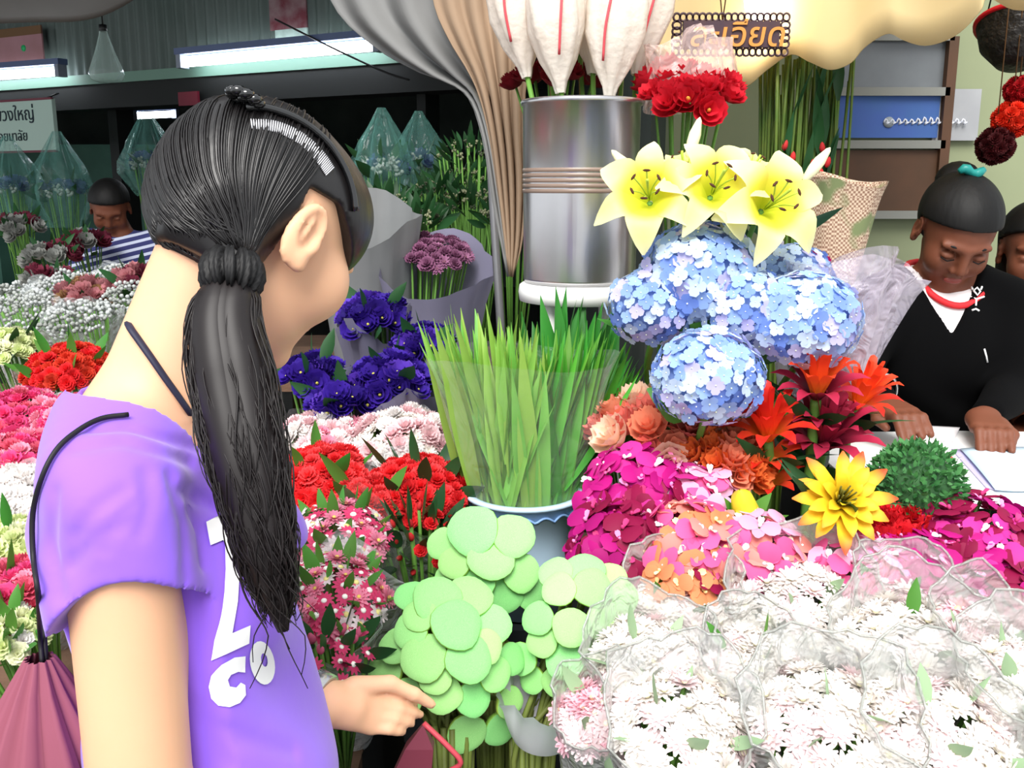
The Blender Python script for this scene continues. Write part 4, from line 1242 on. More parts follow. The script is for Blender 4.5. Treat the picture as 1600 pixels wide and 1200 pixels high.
# blooms in white net sleeves standing in the bucket
M_net = mat('white_foam_net', '#f3ece2', .8, transl=.35, noise=.25, nscale=14, color2='#e6cdbb', bump=.4, bscale=40)
M_redrib = mat('red_ribbon', '#d8505a', .5)
blooms = [(808, 45, 2.0, -.10, 'far left'), (868, 62, 1.93, -.03, 'front left'), (930, 40, 2.02, .02, 'middle rear'), (962, 72, 1.93, .05, 'front right'), (1008, 40, 2.0, .12, 'far right'), (905, -5, 2.08, 0, 'rear'), (845, 5, 2.07, -.06, 'rear left'), (985, 0, 2.08, .08, 'rear right')]
for i, (px, py, d, ln, w_) in enumerate(blooms):
    cpt = W(px, py - 26, d); ft = sc0 + Vector((ln * .5, (d - 2.0) * .4, .03))
    ax = (cpt - ft).normalized()
    t = thing('sleeved_bloom', 'tall bloom in a white net sleeve, %s in the steel bucket' % w_, 'flower', ft, 'white-sleeved blooms in the steel bucket')
    ph = i * 1.3
    Mx = frame(ax, ph, cpt)
    sl = .12; rs = .058
    wob = lambda r, z, a, k: (r * (1 + .09 * math.sin(5 * a + ph + 9 * z) + .05 * math.sin(9 * a)), z)
    link('net_sleeve', MB().lathe([(.010, -sl * 1.15), (.016, -sl * .95), (rs * .66, -sl * .6), (rs, -sl * .1), (rs * 1.02, sl * .4), (rs * .82, sl * .9), (rs * .9, sl * 1.15)], 28, M=Mx, wob=wob).mesh('net_sleeve', M_net), t)
    link('petals', petals(petals(MB(), 6, .004, .030, -.05, .09, .018, 4, 2, cup=.5), 5, .002, .02, -.04, .10, .015, 4, 2, cup=.5).mesh('petals', P('cream_bloom', '#f2e3d0')), t, Mx)
    a0 = ph; rib = [Mx @ Vector((rs * 1.06 * math.cos(a0 + q) * f, rs * 1.06 * math.sin(a0 + q) * f, z)) for z, f, q in ((-sl * .9, .38, 0), (-sl * .5, .78, .1), (0, 1.05, .2), (sl * .5, 1.06, .3), (sl * 1.0, .9, .4))]
    ca = math.atan2((Mx.to_3x3().inverted() @ Vector((0, -1, 0))).y, (Mx.to_3x3().inverted() @ Vector((0, -1, 0))).x) + (i % 3 - 1) * .5
    rib = [Mx @ Vector((rs * 1.10 * math.cos(ca + q) * f, rs * 1.10 * math.sin(ca + q) * f, z)) for z, f, q in ((-sl * .6, .74, 0), (-sl * .1, 1.03, .1), (sl * .4, 1.05, .2), (sl * .9, .9, .25))]
    link('ribbon', MB().tube(bez(rib, 14), .0028, 5).mesh('ribbon', M_redrib), t)
    link('stem', MB().tube([ft, ft + (cpt - ft) * .5 + Vector((.01, 0, 0)), cpt - ax * sl], .0055, 7).mesh('stem', M_stem), t)
    link('stem', MB().tube([ft + Vector((.015, 0, 0)), cpt - ax * sl * .9], .004, 6).mesh('stem', mat('stem_brown', '#7c6a3a', .6)), t)
bunch('rose_bunch', 'dark red roses standing in the steel bucket behind the sleeves', 'flowers', W(870, 135, 2.10), .10, [head('rose', 'darkred', '#7d1420')], 12, .030, axis=(0, -.1, 1), stem=.26, flat=.4, sx=1.0)
t = bunch('rose_bouquet', 'red anthurium-like bouquet in pinkish clear film beside the steel bucket', 'flowers', W(1078, 155, 1.95), .098, [head('lisianthus', 'crimson', '#c81c2e', '#d8a040'), head('rose', 'crimson', '#c81c2e')], 20, .034, axis=(-.05, -.5, 1), stem=.5, flat=.55)
link('film', wrap_mesh(W(1080, 165, 2.0), (-.1, .10, 1), .13, .10, .085, clear_mat('pink_film', '#f6d8d2', .26, .25, 1.0, 14, .45), 3, wav=.2, name='film'), t)

# ------------------------------------------------------------------ lilies, hydrangeas
def grad_mat(name, c0, c1, r0, r1, mid=None, **k):
    """petal colour running from the heart (c0) to the tips (c1) of each bloom"""
    m = mat(name, c0, transl=.25, rough=.5, spec=.3, **k)
    nt = m.node_tree; N = nt.nodes; L = nt.links
    tc = N.new('ShaderNodeTexCoord'); ln = N.new('ShaderNodeVectorMath'); ln.operation = 'LENGTH'
    L.new(tc.outputs['Object'], ln.inputs[0])
    mr = N.new('ShaderNodeMapRange'); mr.inputs[1].default_value = r0; mr.inputs[2].default_value = r1
    L.new(ln.outputs['Value'], mr.inputs[0])
    cr = N.new('ShaderNodeValToRGB'); cr.color_ramp.elements[0].color = lin(c0); cr.color_ramp.elements[1].color = lin(c1)
    if mid:
        e = cr.color_ramp.elements.new(mid[0]); e.color = lin(mid[1])
    L.new(mr.outputs[0], cr.inputs[0])
    for n in N:
        if n.type == 'BSDF_PRINCIPLED': L.new(cr.outputs[0], n.inputs['Base Color'])
        if n.type == 'BSDF_TRANSLUCENT': L.new(cr.outputs[0], n.inputs['Color'])
    return m
M_lily = grad_mat('lily_petal', '#c9d430', '#f7f5c4', .05, 1.05, (.5, '#f2e64e'))
def lily_curve(mb, n, ph, w, R1, mi=0, seed=0):
    rr = random.Random(seed)
    for i in range(n):
        a = 2 * PI * i / n + ph; ca, sa = math.cos(a), math.sin(a); vs = []; ns, nt = 9, 4
        for j in range(ns + 1):
            t = j / ns
            r = .05 + R1 * (t ** 1.15); z = .62 * math.sin(min(1, t * 1.25) * PI * .55) - .55 * max(0, t - .55) ** 1.3 * 1.9 - .1
            ww = w * math.sin(PI * (.08 + .90 * t) ** .85) ** .8 if t < .97 else w * .06
            for k in range(nt + 1):
                q = -1 + 2 * k / nt; y = q * ww
                vs.append((r * ca - y * sa, r * sa + y * ca, z + .25 * q * q * ww + .02 * math.sin(7 * t + 3 * q) * abs(q)))
        m = nt + 1
        mb.add(vs, [(j * m + k, j * m + k + 1, (j + 1) * m + k + 1, (j + 1) * m + k) for j in range(ns) for k in range(nt)], mi)
LILY = []
for s_ in range(2):
    mb = MB(); lily_curve(mb, 3, .1 * s_, .34, 1.0, seed=s_); lily_curve(mb, 3, PI / 3 + .1 * s_, .26, 1.02, seed=s_ + 5)
    LILY.append(mb.mesh('lily_petals', M_lily))
M_fil = mat('lily_filament', '#a8c040', .5); M_anth = mat('lily_anther', '#4a2814', .8)
mb = MB()
for i in range(6):
    a = i * PI / 3; mb.tube(bez([(.02 * math.cos(a), .02 * math.sin(a), .1), (.1 * math.cos(a), .1 * math.sin(a), .5), (.24 * math.cos(a), .24 * math.sin(a), .78)], 6), .014, 4)
mb.tube([(0, 0, .05), (.02, 0, .5), (.05, 0, .92)], [.02, .02, .03], 5)
FILS = mb.mesh('filaments', M_fil)
ANTH = MB().ball((0, 0, 0), (.075, .026, .026), 6, 4).mesh('anther', M_anth)
lil = [(1012, 303, 1.55, 80, (-.25, -1, .42)), (1118, 292, 1.54, 78, (.02, -1, .50)), (1208, 318, 1.53, 84, (.22, -1, .35)), (1170, 275, 1.64, 62, (.3, -.6, .7)), (1070, 272, 1.64, 62, (-.2, -.5, .8))]
lf = Vector((.33, 1.72, .76))
lt = thing('lily_bunch', 'bunch of open yellow lilies above the blue hydrangeas', 'flowers', lf)
for i, (px, py, d, r, ax) in enumerate(lil):
    p = W(px, py, d); s = r * d / FPX * 1.12; ax = Vector(ax).normalized()
    M = frame(ax, .5 + i * .37, p - ax * s * .35, s)
    fl_ = link('lily_flower', LILY[i % 2], lt, M)
    sub('filaments', FILS, fl_)
    for k in range(6):
        a = k * PI / 3; sub('anther', ANTH, fl_, Matrix.Translation((.25 * math.cos(a), .25 * math.sin(a), .79)) @ Matrix.Rotation(a + 1.57, 4, 'Z'))
    link('stem', MB().tube(bez([p - ax * s * .45, p - ax * s * .9 + Vector((0, .03, -.06)), lf + Vector(((i - 2) * .02, .02, .25)), lf + Vector(((i - 2) * .012, 0, 0))], 16), .005, 6).mesh('stem', M_stem), lt)
# half-open bud and a curled petal above
for (px, py, d, tip) in ((1075, 225, 1.66, (1088, 203)), (1000, 262, 1.66, (965, 245)), (1255, 262, 1.62, (1282, 250))):
    a = W(px, py + 22, d); b = W(tip[0], tip[1], d)
    link('lily_bud', MB().lathe([(.001, 0), (.008, .006), (.013, .035), (.013, .055), (.006, .085), (.001, .092)], 8, M=frame(b - a, 0, a, .8)).mesh('lily_bud', grad_mat('lily_bud', '#dbe6a0', '#f6f4d0', 0, .08)), lt)
lm = leaf_mesh(M_leafd, .13, .3, .2)
for i in range(9):
    a = i * .7; p = W(1060 + i * 22, 370, 1.66)
    link('leaf', lm, lt, frame((math.cos(a) * .8, -.2 + math.sin(a) * .3, .6), a, p, .10))
# hydrangeas
H1 = head('floret', 'hyd_blue', '#9dbcee', '#e8f0c8'); H2 = head('floret', 'hyd_pale', '#cfe2f8', '#e8f0c8'); H3 = head('floret', 'hyd_deep', '#7e9ce4', '#dfe8ff'); H4 = head('floret', 'hyd_lilac', '#c9c4ec', '#e8f0c8')
hyd = [(1105, 590, 1.50, 82, 'lowest at the front'), (1095, 430, 1.62, 88, 'uppermost under the middle lily'), (1255, 500, 1.56, 82, 'right beside the seller\'s sleeve'), (1020, 480, 1.62, 66, 'left beside the spear leaves'), (1165, 480, 1.58, 66, 'in the middle of the cluster'), (1235, 440, 1.68, 62, 'small rear right')]
for i, (px, py, d, r, w_) in enumerate(hyd):
    c = W(px, py, d); R_ = r * d / FPX * 1.08
    ft = Vector((.30 + .05 * (i % 3), 1.66 + .04 * (i // 3), .76))
    t = thing('hydrangea', 'pale blue hydrangea head, %s' % w_, 'flower', ft, 'blue hydrangea heads')
    rq = random.Random(i)
    ax = Vector((.1 * (px - 1130) / 100, -.55, .75)).normalized()
    R3 = frame(ax).to_3x3()
    for dd in cap_dirs(150 if r > 70 else 104, 2.1):
        n = (R3 @ Vector(dd)).normalized()
        p = c + Vector((n.x * R_, n.y * R_ * .9, n.z * R_ * .86)) * rq.uniform(.93, 1.02)
        nn = (n + Vector([rq.uniform(-.3, .3) for _ in range(3)])).normalized()
        link('floret', rq.choice((H1, H2, H2, H1, H3, H4)), t, frame(nn, rq.uniform(0, 6), p, R_ * rq.uniform(.135, .18)))
    link('flower_core', MB().ball(c, (R_ * .86, R_ * .76, R_ * .74), 14, 9).mesh('flower_core', mat('hyd_core', '#7f97c8', .8, noise=.6, nscale=60, color2='#5a74a8')), t)
    link('stem', MB().tube(bez([c - Vector((0, 0, R_ * .7)), c - ax * R_ * 1.2 + Vector((0, .05, -.08)), ft + Vector((0, 0, .15)), ft], 14), .006, 6).mesh('stem', M_stem), t)
    lm = leaf_mesh(M_leaf, .32, .15, .2, .05)
    for k in range(3):
        a = k * 2.1 + i; link('leaf', lm, t, frame((math.cos(a), math.sin(a) * .6, .1), a, c - ax * R_ * .9, .10))
bunch_film = thing('plastic_sleeve', 'crinkled clear pinkish plastic sleeve behind the right hydrangea', 'plastic wrap', W(1290, 640, 1.70))
link('film', wrap_mesh(W(1275, 640, 1.72), (.12, .1, 1), .27, .06, .12, clear_mat('pinkish_film', '#cfc4d4', .3, .2, 1.0, 16), 4, wav=.18, name='film'), bunch_film)
vs_ = thing('flower_vase', 'dark ceramic vase holding the lilies and hydrangeas', 'vase', (.335, 1.70, .74))
link('vase_body', MB().lathe([(.001, .001), (.06, 0), (.075, .05), (.085, .12), (.078, .19), (.085, .2), (.075, .2), (.07, .12), (.001, .02)], 28, M=Matrix.Translation((.335, 1.70, .74))).mesh('vase_body', mat('dark_glaze', '#2a2020', .3)), vs_)

# ------------------------------------------------------------------ orchids, roses and bromeliads in the middle
O1 = head('orchid', 'magenta', '#b8127c', '#f088c0'); O2 = head('orchid', 'fuchsia', '#d83698', '#ffe0f0'); O3 = head('orchid', 'crimsonpink', '#8e0e42', '#c03070')
O4 = head('orchid', 'peach', '#e49264', '#ffe0a0'); O5 = head('orchid', 'salmonpink', '#ef9a90', '#fff0d0'); O6 = head('orchid', 'rosepink', '#e8609c', '#ffd0e0'); O7 = head('orchid', 'palepink', '#f0b4d4', '#ffffff')
G_o = 'orchid bunches of the stall'
def ob(label, px, py, d, R_, kinds, n, hr, **k):
    k.setdefault('ground', .565)
    return bunch('orchid_bunch', label, 'flowers', W(px, py, d), R_, kinds, n, hr, group=G_o, headname='orchid_flower', **k)
ob('bright magenta orchids beside the spear-leaf bucket, upper left', 1000, 765, 1.54, .095, [O1, O1, O2, O3], 34, .033, stem=.9, axis=(-.1, -.5, 1))
ob('deep crimson-magenta orchids beside the blue bucket, lower left', 965, 850, 1.45, .078, [O3, O3, O1], 30, .030, stem=.9, axis=(-.2, -.6, 1))
ob('pale mauve-pink orchids right of the magenta ones', 1085, 765, 1.53, .06, [O7, O2, O6], 18, .030, stem=.9)
ob('speckled peach orchids in front of the magenta orchids', 1085, 855, 1.43, .085, [O4, O5, O5, O6], 30, .030, stem=.9, axis=(0, -.6, 1))
ob('rose-pink orchids left of the yellow bromeliad', 1185, 855, 1.42, .065, [O6, O7, O5], 20, .030, stem=.9, axis=(0, -.6, 1))
ob('small orange-red orchids just above the chrysanthemum wraps', 1065, 905, 1.39, .055, [O3, O4], 14, .026, stem=.9)
ob('light pink orchids under the yellow bromeliad', 1345, 885, 1.40, .075, [O7, O6, O6], 24, .030, stem=.9, axis=(0, -.5, 1))
ob('magenta orchids at the right edge, nearest the counter papers', 1545, 855, 1.42, .105, [O1, O3, O3, O2], 42, .030, stem=.9, axis=(.1, -.5, 1))
ob('bright fuchsia orchids at right beside the pale pink wraps', 1445, 885, 1.40, .075, [O1, O2, O1], 28, .028, stem=.9, axis=(0, -.5, 1))
ob('dark crimson orchids at the lower right edge', 1580, 945, 1.32, .07, [O3, O1, O3], 24, .028, stem=.9, axis=(0, -.6, 1))
RO = [head('rose', 'coral', '#ec9474'), head('rose', 'peachcream', '#f6d4bc'), head('rose', 'salmon', '#e07c70')]
bunch('rose_bunch', 'coral and peach roses below the lowest hydrangea', 'flowers', W(1045, 685, 1.66), .105, RO, 26, .034, axis=(0, -.45, 1), stem=.9, sx=1.15, ground=.565)
bunch('rose_bunch', 'orange roses left of the red bromeliads', 'flowers', W(1140, 725, 1.58), .055, [head('rose', 'orange', '#ee7a3c'), RO[0]], 14, .030, axis=(.1, -.45, 1), stem=.9, ground=.565)
RC = [head('carnation', 'red', '#d8202c')]
bunch('carnation_bunch', 'few red carnations between the yellow bromeliad and the fern', 'flowers', W(1395, 830, 1.46), .05, RC, 10, .028, stem=.9, ground=.565)
M_br = grad_mat('bromeliad_red', '#f2902c', '#e02a20', .15, 1.0, (.5, '#f0502a')); M_bo = grad_mat('bromeliad_orange', '#f6a030', '#ee4422', .15, 1.1, (.6, '#f4642a'))
M_by = grad_mat('bromeliad_yellow', '#c8b020', '#e8542a', .1, 1.06, (.66, '#f2c828')); M_bd = grad_mat('bromeliad_burgundy', '#5a1428', '#b02848', .1, 1.0)
def strap(mb, n, r1, z1, w, droop, ph, mi=0, rr=None):
    for i in range(n):
        a = 2 * PI * i / n + ph + rr.uniform(-.12, .12); ca, sa = math.cos(a), math.sin(a); sc = rr.uniform(.88, 1.1); vs = []; ns = 6
        for j in range(ns + 1):
            t = j / ns; r = .05 + r1 * sc * t ** 1.1; z = z1 * sc * math.sin(t * PI * .5) - droop * t ** 3
            ww = w * (.6 + .4 * math.sin(PI * min(1, t * 1.3))) if t < .6 else w * math.cos(PI / 2 * ((t - .6) / .42) ** 1.3)
            for q in (-1, 0, 1): vs.append((r * ca - q * ww * sa, r * sa + q * ww * ca, z + .35 * abs(q) * ww))
        mb.add(vs, [(j * 3 + k, j * 3 + k + 1, j * 3 + k + 4, j * 3 + k + 3) for j in range(ns) for k in (0, 1)], mi)
def bromeliad(label, px, py, d, r, m, ax, up, outer=None, sd=0, foot=.565, tiers=False):
    rr = random.Random(sd); p = W(px, py, d); s = r * d / FPX; ax = Vector(ax).normalized()
    ft = Vector((p.x, p.y + .03, foot))
    t = thing('bromeliad', label, 'flower', ft, 'bromeliads of the stall')
    for ring, (n, r1, z1, w, dr) in enumerate(((9 if up else 12, 1.0, .62 if up else .25, .15, .16 if up else .05), (8 if up else 10, .70, 1.05 if up else .42, .14, .05), (6, .42, 1.25 if up else .5, .12, 0), (4, .16, 1.3 if up else .45, .08, 0))):
        for i in range(n):
            mb = MB(); strap(mb, 1, r1, z1, w, dr, 2 * PI * i / n + ring * .35, 0, rr)
            link('bract', mb.mesh('bract', m if not (ring == 0 and outer) else outer), t, frame(ax, 0, p, s))
    if tiers:
        for tier in (1, 2):
            for i in range(9):
                mb = MB(); strap(mb, 1, .85, .55, .15, .12, 2 * PI * i / 9 + tier * .4, 0, rr)
                link('bract', mb.mesh('bract', outer or m), t, frame(ax, 0, p - ax * s * .62 * tier, s * .9))
    if not up:
        mb = MB()
        for i in range(14):
            a = rr.uniform(0, 6.28); q = rr.uniform(.02, .2); mb.tube([(q * .5 * math.cos(a), q * .5 * math.sin(a), .1), (q * math.cos(a), q * math.sin(a), .55)], .02, 4)
        link('heart', mb.mesh('heart', mat('bromeliad_heart', '#5c5a18', .6)), t, frame(ax, 0, p, s))
    link('stem', MB().tube(bez([p, p - ax * s * .5 + Vector((0, 0, -.03)), ft + Vector((0, 0, .1)), ft], 10), .009, 7).mesh('stem', M_stem), t)
    lm = leaf_mesh(M_leafd, .10, .3, .3)
    for k in range(6):
        a = k * 1.05 + sd; link('leaf', lm, t, frame((math.cos(a), math.sin(a), .5), a, p - ax * s * .6, .11))
    return t
bromeliad('tall red bromeliad left of the orange ones', 1200, 690, 1.56, 72, M_br, (-.15, -.25, 1), True, sd=1, tiers=True)
bromeliad('orange-red bromeliad at the top, against the right hydrangea', 1275, 625, 1.56, 70, M_bo, (-.05, -.3, 1), True, M_bd, sd=2, tiers=True)
bromeliad('orange-red bromeliad beside the seller\'s near hand', 1335, 640, 1.62, 62, M_bo, (.25, -.3, 1), True, M_br, sd=3)
bromeliad('burgundy bromeliad below the orange ones', 1285, 705, 1.60, 80, M_bd, (.05, -.35, 1), True, sd=4)
bromeliad('open yellow bromeliad with orange tips facing the viewer', 1312, 785, 1.40, 78, M_by, (-.05, -.85, .6), False, sd=5)
# yellow-green bud and leaves at its left
t = thing('banana_bud', 'small yellow-green bud with leaves left of the yellow bromeliad', 'flower', W(1165, 900, 1.5))
p = W(1165, 800, 1.47)
link('bud', MB().lathe([(.001, .05), (.016, .035), (.022, .0), (.016, -.03), (.001, -.04)], 12, M=frame((-.3, -.4, .8), 0, p)).mesh('bud', mat('yellow_bud', '#d8cc30', .5)), t)
for a in (.3, 1.2, 2.3, 4.0): link('leaf', leaf_mesh(M_leaf, .2, .2, .2), t, frame((math.cos(a), -.2, .5 + .3 * math.sin(a)), a, p - Vector((0, -.01, .03)), .07))
link('stem', MB().tube([p - Vector((0, -.01, .02)), W(1165, 900, 1.5)], .004, 6).mesh('stem', M_stem), t)
# fern cushion
M_fern = mat('fern_green', '#33703c', .6, var=.0, noise=.7, nscale=40, color2='#5c9a54', transl=.2)
fc = W(1430, 765, 1.50); rq = random.Random(6)
t = thing('fern_cushion', 'round dark green ferny plant in front of the counter papers', 'plant', (fc.x, fc.y, .6))
mb = MB(); Rf = np.array([.074, .068, .076])
for dd in cap_dirs(1700, 2.7):
    n = Vector((dd[0], dd[1], dd[2])); p = fc + Vector((n.x * Rf[0], n.y * Rf[1], n.z * Rf[2])) * rq.uniform(.82, 1.02)
    a = (n + Vector([rq.uniform(-.7, .7) for _ in range(3)])).normalized()
    M = frame(a, rq.uniform(0, 6), p, rq.uniform(.008, .0135))
    vs = [M @ Vector(v) for v in ((-.22, 0, 0), (.22, 0, 0), (.3, -.1, .5), (0, -.25, 1), (-.3, -.1, .5))]
    mb.add(vs, [(0, 1, 2, 3, 4)])
link('fronds', mb.mesh('fronds', M_fern, False), t, kind='stuff')
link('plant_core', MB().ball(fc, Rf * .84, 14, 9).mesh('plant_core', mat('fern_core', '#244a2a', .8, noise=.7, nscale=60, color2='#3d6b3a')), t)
link('pot', MB().lathe([(.001, 0), (.045, 0), (.06, .10), (.065, .10), (.065, .115), (.055, .115)], 20, M=Matrix.Translation((fc.x, fc.y, .82))).mesh('pot', mat('black_pot', '#18181a', .5)), t)
link('pot_stand', MB().lathe([(.001, 0), (.05, 0), (.05, .22), (.001, .22)], 16, M=Matrix.Translation((fc.x, fc.y, .6))).mesh('pot_stand', MATS['black_pot']), t)

# ------------------------------------------------------------------ wrapped white chrysanthemums in front
MU = [head('mum', 'white', '#efe9e4', '#e8e4c0'), head('mum', 'white', '#efe9e4', '#e8e4c0'), head('mum', 'white', '#efe9e4'), head('mum', 'blushwhite', '#f6e4e6', '#f0e8c8')]
MUP = [MU[3], MU[3], head('mum', 'palerose', '#f0c0cc', '#e8d8a0')]
wraps = [(1062, 950, 1.38, .078, 'rear left, touching the peach orchids', MU), (1012, 1040, 1.25, .080, 'beside the right lotus bunch', MU), (1248, 945, 1.36, .100, 'rear middle under the pink orchids', MU),
         (1175, 1045, 1.24, .066, 'in the middle, between four other wraps', MU), (1058, 1140, 1.10, .084, 'front left corner', MU), (1292, 1140, 1.09, .092, 'front middle, with green leaves at its left', MU),
         (1425, 1025, 1.22, .098, 'right middle', MU), (1465, 1150, 1.08, .088, 'front right', MU), (1592, 1075, 1.13, .075, 'right edge of the picture', MU), (1405, 945, 1.35, .066, 'blush pink, under the fuchsia orchids', MUP), (1520, 1000, 1.24, .06, 'lilac-tinged, small, at the right', MUP), (940, 1125, 1.2, .06, 'low at the left, under the lotus bunch', MUP)]
RIM_M = clear_mat('rolled_film', '#a8aaa4', .5, .2, .6, 30, .3)
FILM_M = clear_mat('chrysanthemum_film', '#d8dad8', .34, .18, 1.0, 24)
for i, (px, py, d, R_, w_, kinds) in enumerate(wraps):
    bunch('chrysanthemum_bunch', 'bunch of white chrysanthemums in clear crinkled wrap, %s' % w_, 'flowers', W(px, py, d), R_ * .95, kinds, int(28 + 170 * R_), .0205, axis=(.05 * math.sin(i * 2), -.42, 1), stem=.9, flat=.5, ang=1.2,
          group='wrapped chrysanthemum bunches', headname='chrysanthemum', leaves=6, leafm=M_leafp if i % 3 else M_leaf, leaf_len=.05, wrap=FILM_M, film=None, over=.022, jit=.3, ground=.565, wavy=.075, flare=1.12, back=.12, rim_m=RIM_M, seed=40 + i)

# ------------------------------------------------------------------ people behind the stall
M_skin2 = mat('skin_brown', '#70402c', .55, noise=.3, nscale=9, color2='#623626', sss=.1, spec=.35)
M_blk = mat('black_knit', '#040405', .95, spec=.1)
M_hair2 = mat('black_hair_plain', '#080707', .6, spec=.3, bump=.3, bscale=30, bstretch=(1, 1, .15))
def hair_cap(H, h=.004, low=-.02, bun=False, extra=None):
    F = Field(H.c - .17, H.c + .17, h)
    F.ell(H.p(-.014, 0, .034), np.array((.104, .086, .089)) * H.s, H.R, .02)
    if extra: extra(F)
    def line(X, Y, Z):
        q = [((X - H.c[0]) * H.R[0, i] + (Y - H.c[1]) * H.R[1, i] + (Z - H.c[2]) * H.R[2, i]) / H.s for i in range(3)]
        x, y, z = q
        return np.minimum(-(z - (.030 + .42 * (x - .0))) * .92, np.maximum(x + .015, -(z - low))) * H.s
    F.cut(line)
    V, Q = F.surface(); return smooth_net(V, Q, 2)
    
def cap_mesh(H, name='hair', **k):
    F = Field(H.c - .19, H.c + .17, k.get('h', .004))
    F.ell(H.p(-.014, 0, .034), np.array((.104, .086, .089)) * H.s, H.R, .02)
    if k.get('long'):
        F.ell(H.p(-.05, 0, -.05), np.array((.06, .08, .11)) * H.s, H.R, .03)
    low = k.get('low', -.03)
    def line(X, Y, Z):
        q = [((X - H.c[0]) * H.R[0, i] + (Y - H.c[1]) * H.R[1, i] + (Z - H.c[2]) * H.R[2, i]) / H.s for i in range(3)]
        x, y, z = q
        return np.minimum(-(z - (.034 + .45 * x)) * .92, np.maximum(x + .01, -(z - low))) * H.s
    F.cut(line)
    V, Q = F.surface(); V = smooth_net(V, Q, 2)
    return V, Q

# the seller, standing and bending over her papers
sh_r = np.array(W(1376, 452, 2.16)); sh_l = np.array(W(1588, 462, 2.16))
nb = (sh_r + sh_l) / 2
HS = Head(np.array(W(1493, 362, 2.10)), math.radians(-97), math.radians(40), math.radians(-7), 1.0)
seller = thing('person', 'seller with black hair in a black V-neck cardigan looking down at papers on the counter', 'person', (nb[0], nb[1] + .12, 0))
el_r = np.array(W(1336, 575, 2.12)); wr_r = np.array(W(1382, 632, 1.98)); el_l = np.array(W(1592, 600, 2.13)); wr_l = np.array(W(1536, 655, 1.97))
F = Field((nb[0] - .34, nb[1] - .42, .80), (nb[0] + .34, nb[1] + .30, 1.62), .004)
chest = nb + np.array([0, .03, -.13]); waist = nb + np.array([0, .08, -.36])
F.ell(chest, (.15, .10, .16), None, .05); F.ell(waist, (.14, .10, .16), None, .05)
F.cone(nb + np.array([-.06, .03, .01]), sh_r + np.array([.02, 0, -.02]), .045, .045, .04); F.cone(nb + np.array([.06, .03, .01]), sh_l + np.array([-.02, 0, -.02]), .045, .045, .04)
F.cone(sh_r + np.array([.025, 0, -.03]), el_r, .046, .038, .03); F.cone(el_r, wr_r, .036, .024, .02)
F.cone(sh_l + np.array([-.025, 0, -.03]), el_l, .046, .038, .03); F.cone(el_l, wr_l, .036, .024, .02)
F.cone(nb + np.array([0, .03, .0]), HS.p(-.02, 0, -.05), .052, .048, .03)
HS.build(F)
def desk_hand(F, w, dirx, diry, side, pen=False):
    d = np.array([dirx, diry, -.12]); d /= np.linalg.norm(d); s = np.cross(d, (0, 0, 1.0)); s /= np.linalg.norm(s)
    k = w + d * .07 + np.array([0, 0, .006])
    for i, o_ in enumerate((-.027, -.009, .009, .027)):
        b = k + s * o_
        F.cone(w + s * o_ * .6, b, .018, .0125, .014)
        dr = .018 + .004 * i
        hand_chain(F, [b, b + d * .034 + np.array([0, 0, .004]), b + d * .055 + np.array([0, 0, -dr * .6]), b + d * .068 + np.array([0, 0, -dr])], [.0105, .0095, .0088, .0075], .004)
    t = w + d * .025 + s * side * .03
    hand_chain(F, [t, t + d * .035 + s * side * .015 + np.array([0, 0, -.008]), t + d * .062 + s * side * .008 + np.array([0, 0, -.016])], [.014, .011, .0085], .005)
desk_hand(F, wr_r, .10, -.95, 1); desk_hand(F, wr_l, -.25, -.95, -1)
V, Q = F.surface(); V = smooth_net(V, Q, 1, .4)
link('body', net_mesh('body', V, Q, M_skin2), seller)
SB = BVHTree.FromPolygons(V.tolist(), Q.tolist())
# white tee with red ring collar under the cardigan
def garment(F, inf):
    F.ell(chest, np.array((.15, .10, .16)) + inf, None, .06); F.ell(waist, np.array((.145, .105, .17)) + inf, None, .06)
    F.cone(nb + np.array([-.06, .03, .01]), sh_r + np.array([.02, 0, -.02]), .045 + inf, .045 + inf, .05); F.cone(nb + np.array([.06, .03, .01]), sh_l + np.array([-.02, 0, -.02]), .045 + inf, .045 + inf, .05)
F = Field((nb[0] - .34, nb[1] - .30, .62), (nb[0] + .34, nb[1] + .30, 1.42), .005)
garment(F, .007)
def vneck(k, z0, w):
    # keep-out: a V in front, open at the neck
    return lambda X, Y, Z: np.where((Y < nb[1] + .10), (w * (Z - z0) - np.abs(X - nb[0] + .0)), ((Z - (nb[2] + .045)) + 0 * X)) + 0 * Y
def ring(X, Y, Z):
    c = nb + np.array([0, .03, .0]); zz = (Z - (c[2] + .045) - .60 * (Y - c[1]))
    return np.where(zz > 0, .080 - np.sqrt((X - c[0]) ** 2 + ((Y - c[1]) * .78) ** 2 + 0 * Z), -1.0)
F.cut(lambda X, Y, Z: ring(X, Y, Z))
V, Q = F.surface(); V = smooth_net(V, Q, 2)
link('tee', net_mesh('tee', V, Q, mat('white_tee', '#e4dcdc', .8)), seller)
TEE = BVHTree.FromPolygons(V.tolist(), Q.tolist())
F = Field((nb[0] - .36, nb[1] - .42, .58), (nb[0] + .36, nb[1] + .32, 1.44), .005)
garment(F, .016)
for s_, e_, w_, q in ((sh_r, el_r, wr_r, 1), (sh_l, el_l, wr_l, -1)):
    F.cone(s_ + np.array([q * .02, 0, -.03]), e_, .060, .052, .04); F.cone(e_, e_ + (w_ - e_) * .86, .05, .036, .03)
F.warp(lambda X, Y, Z: .003 * np.sin(40 * X + 30 * Z + 2 * np.sin(20 * Z)) + 0 * Y)
F.cut(lambda X, Y, Z: np.where((Y < nb[1] + .05) & (Z > nb[2] - .30), .60 * (Z - (nb[2] - .085)) - np.abs(X - nb[0] + .018), -1.0))
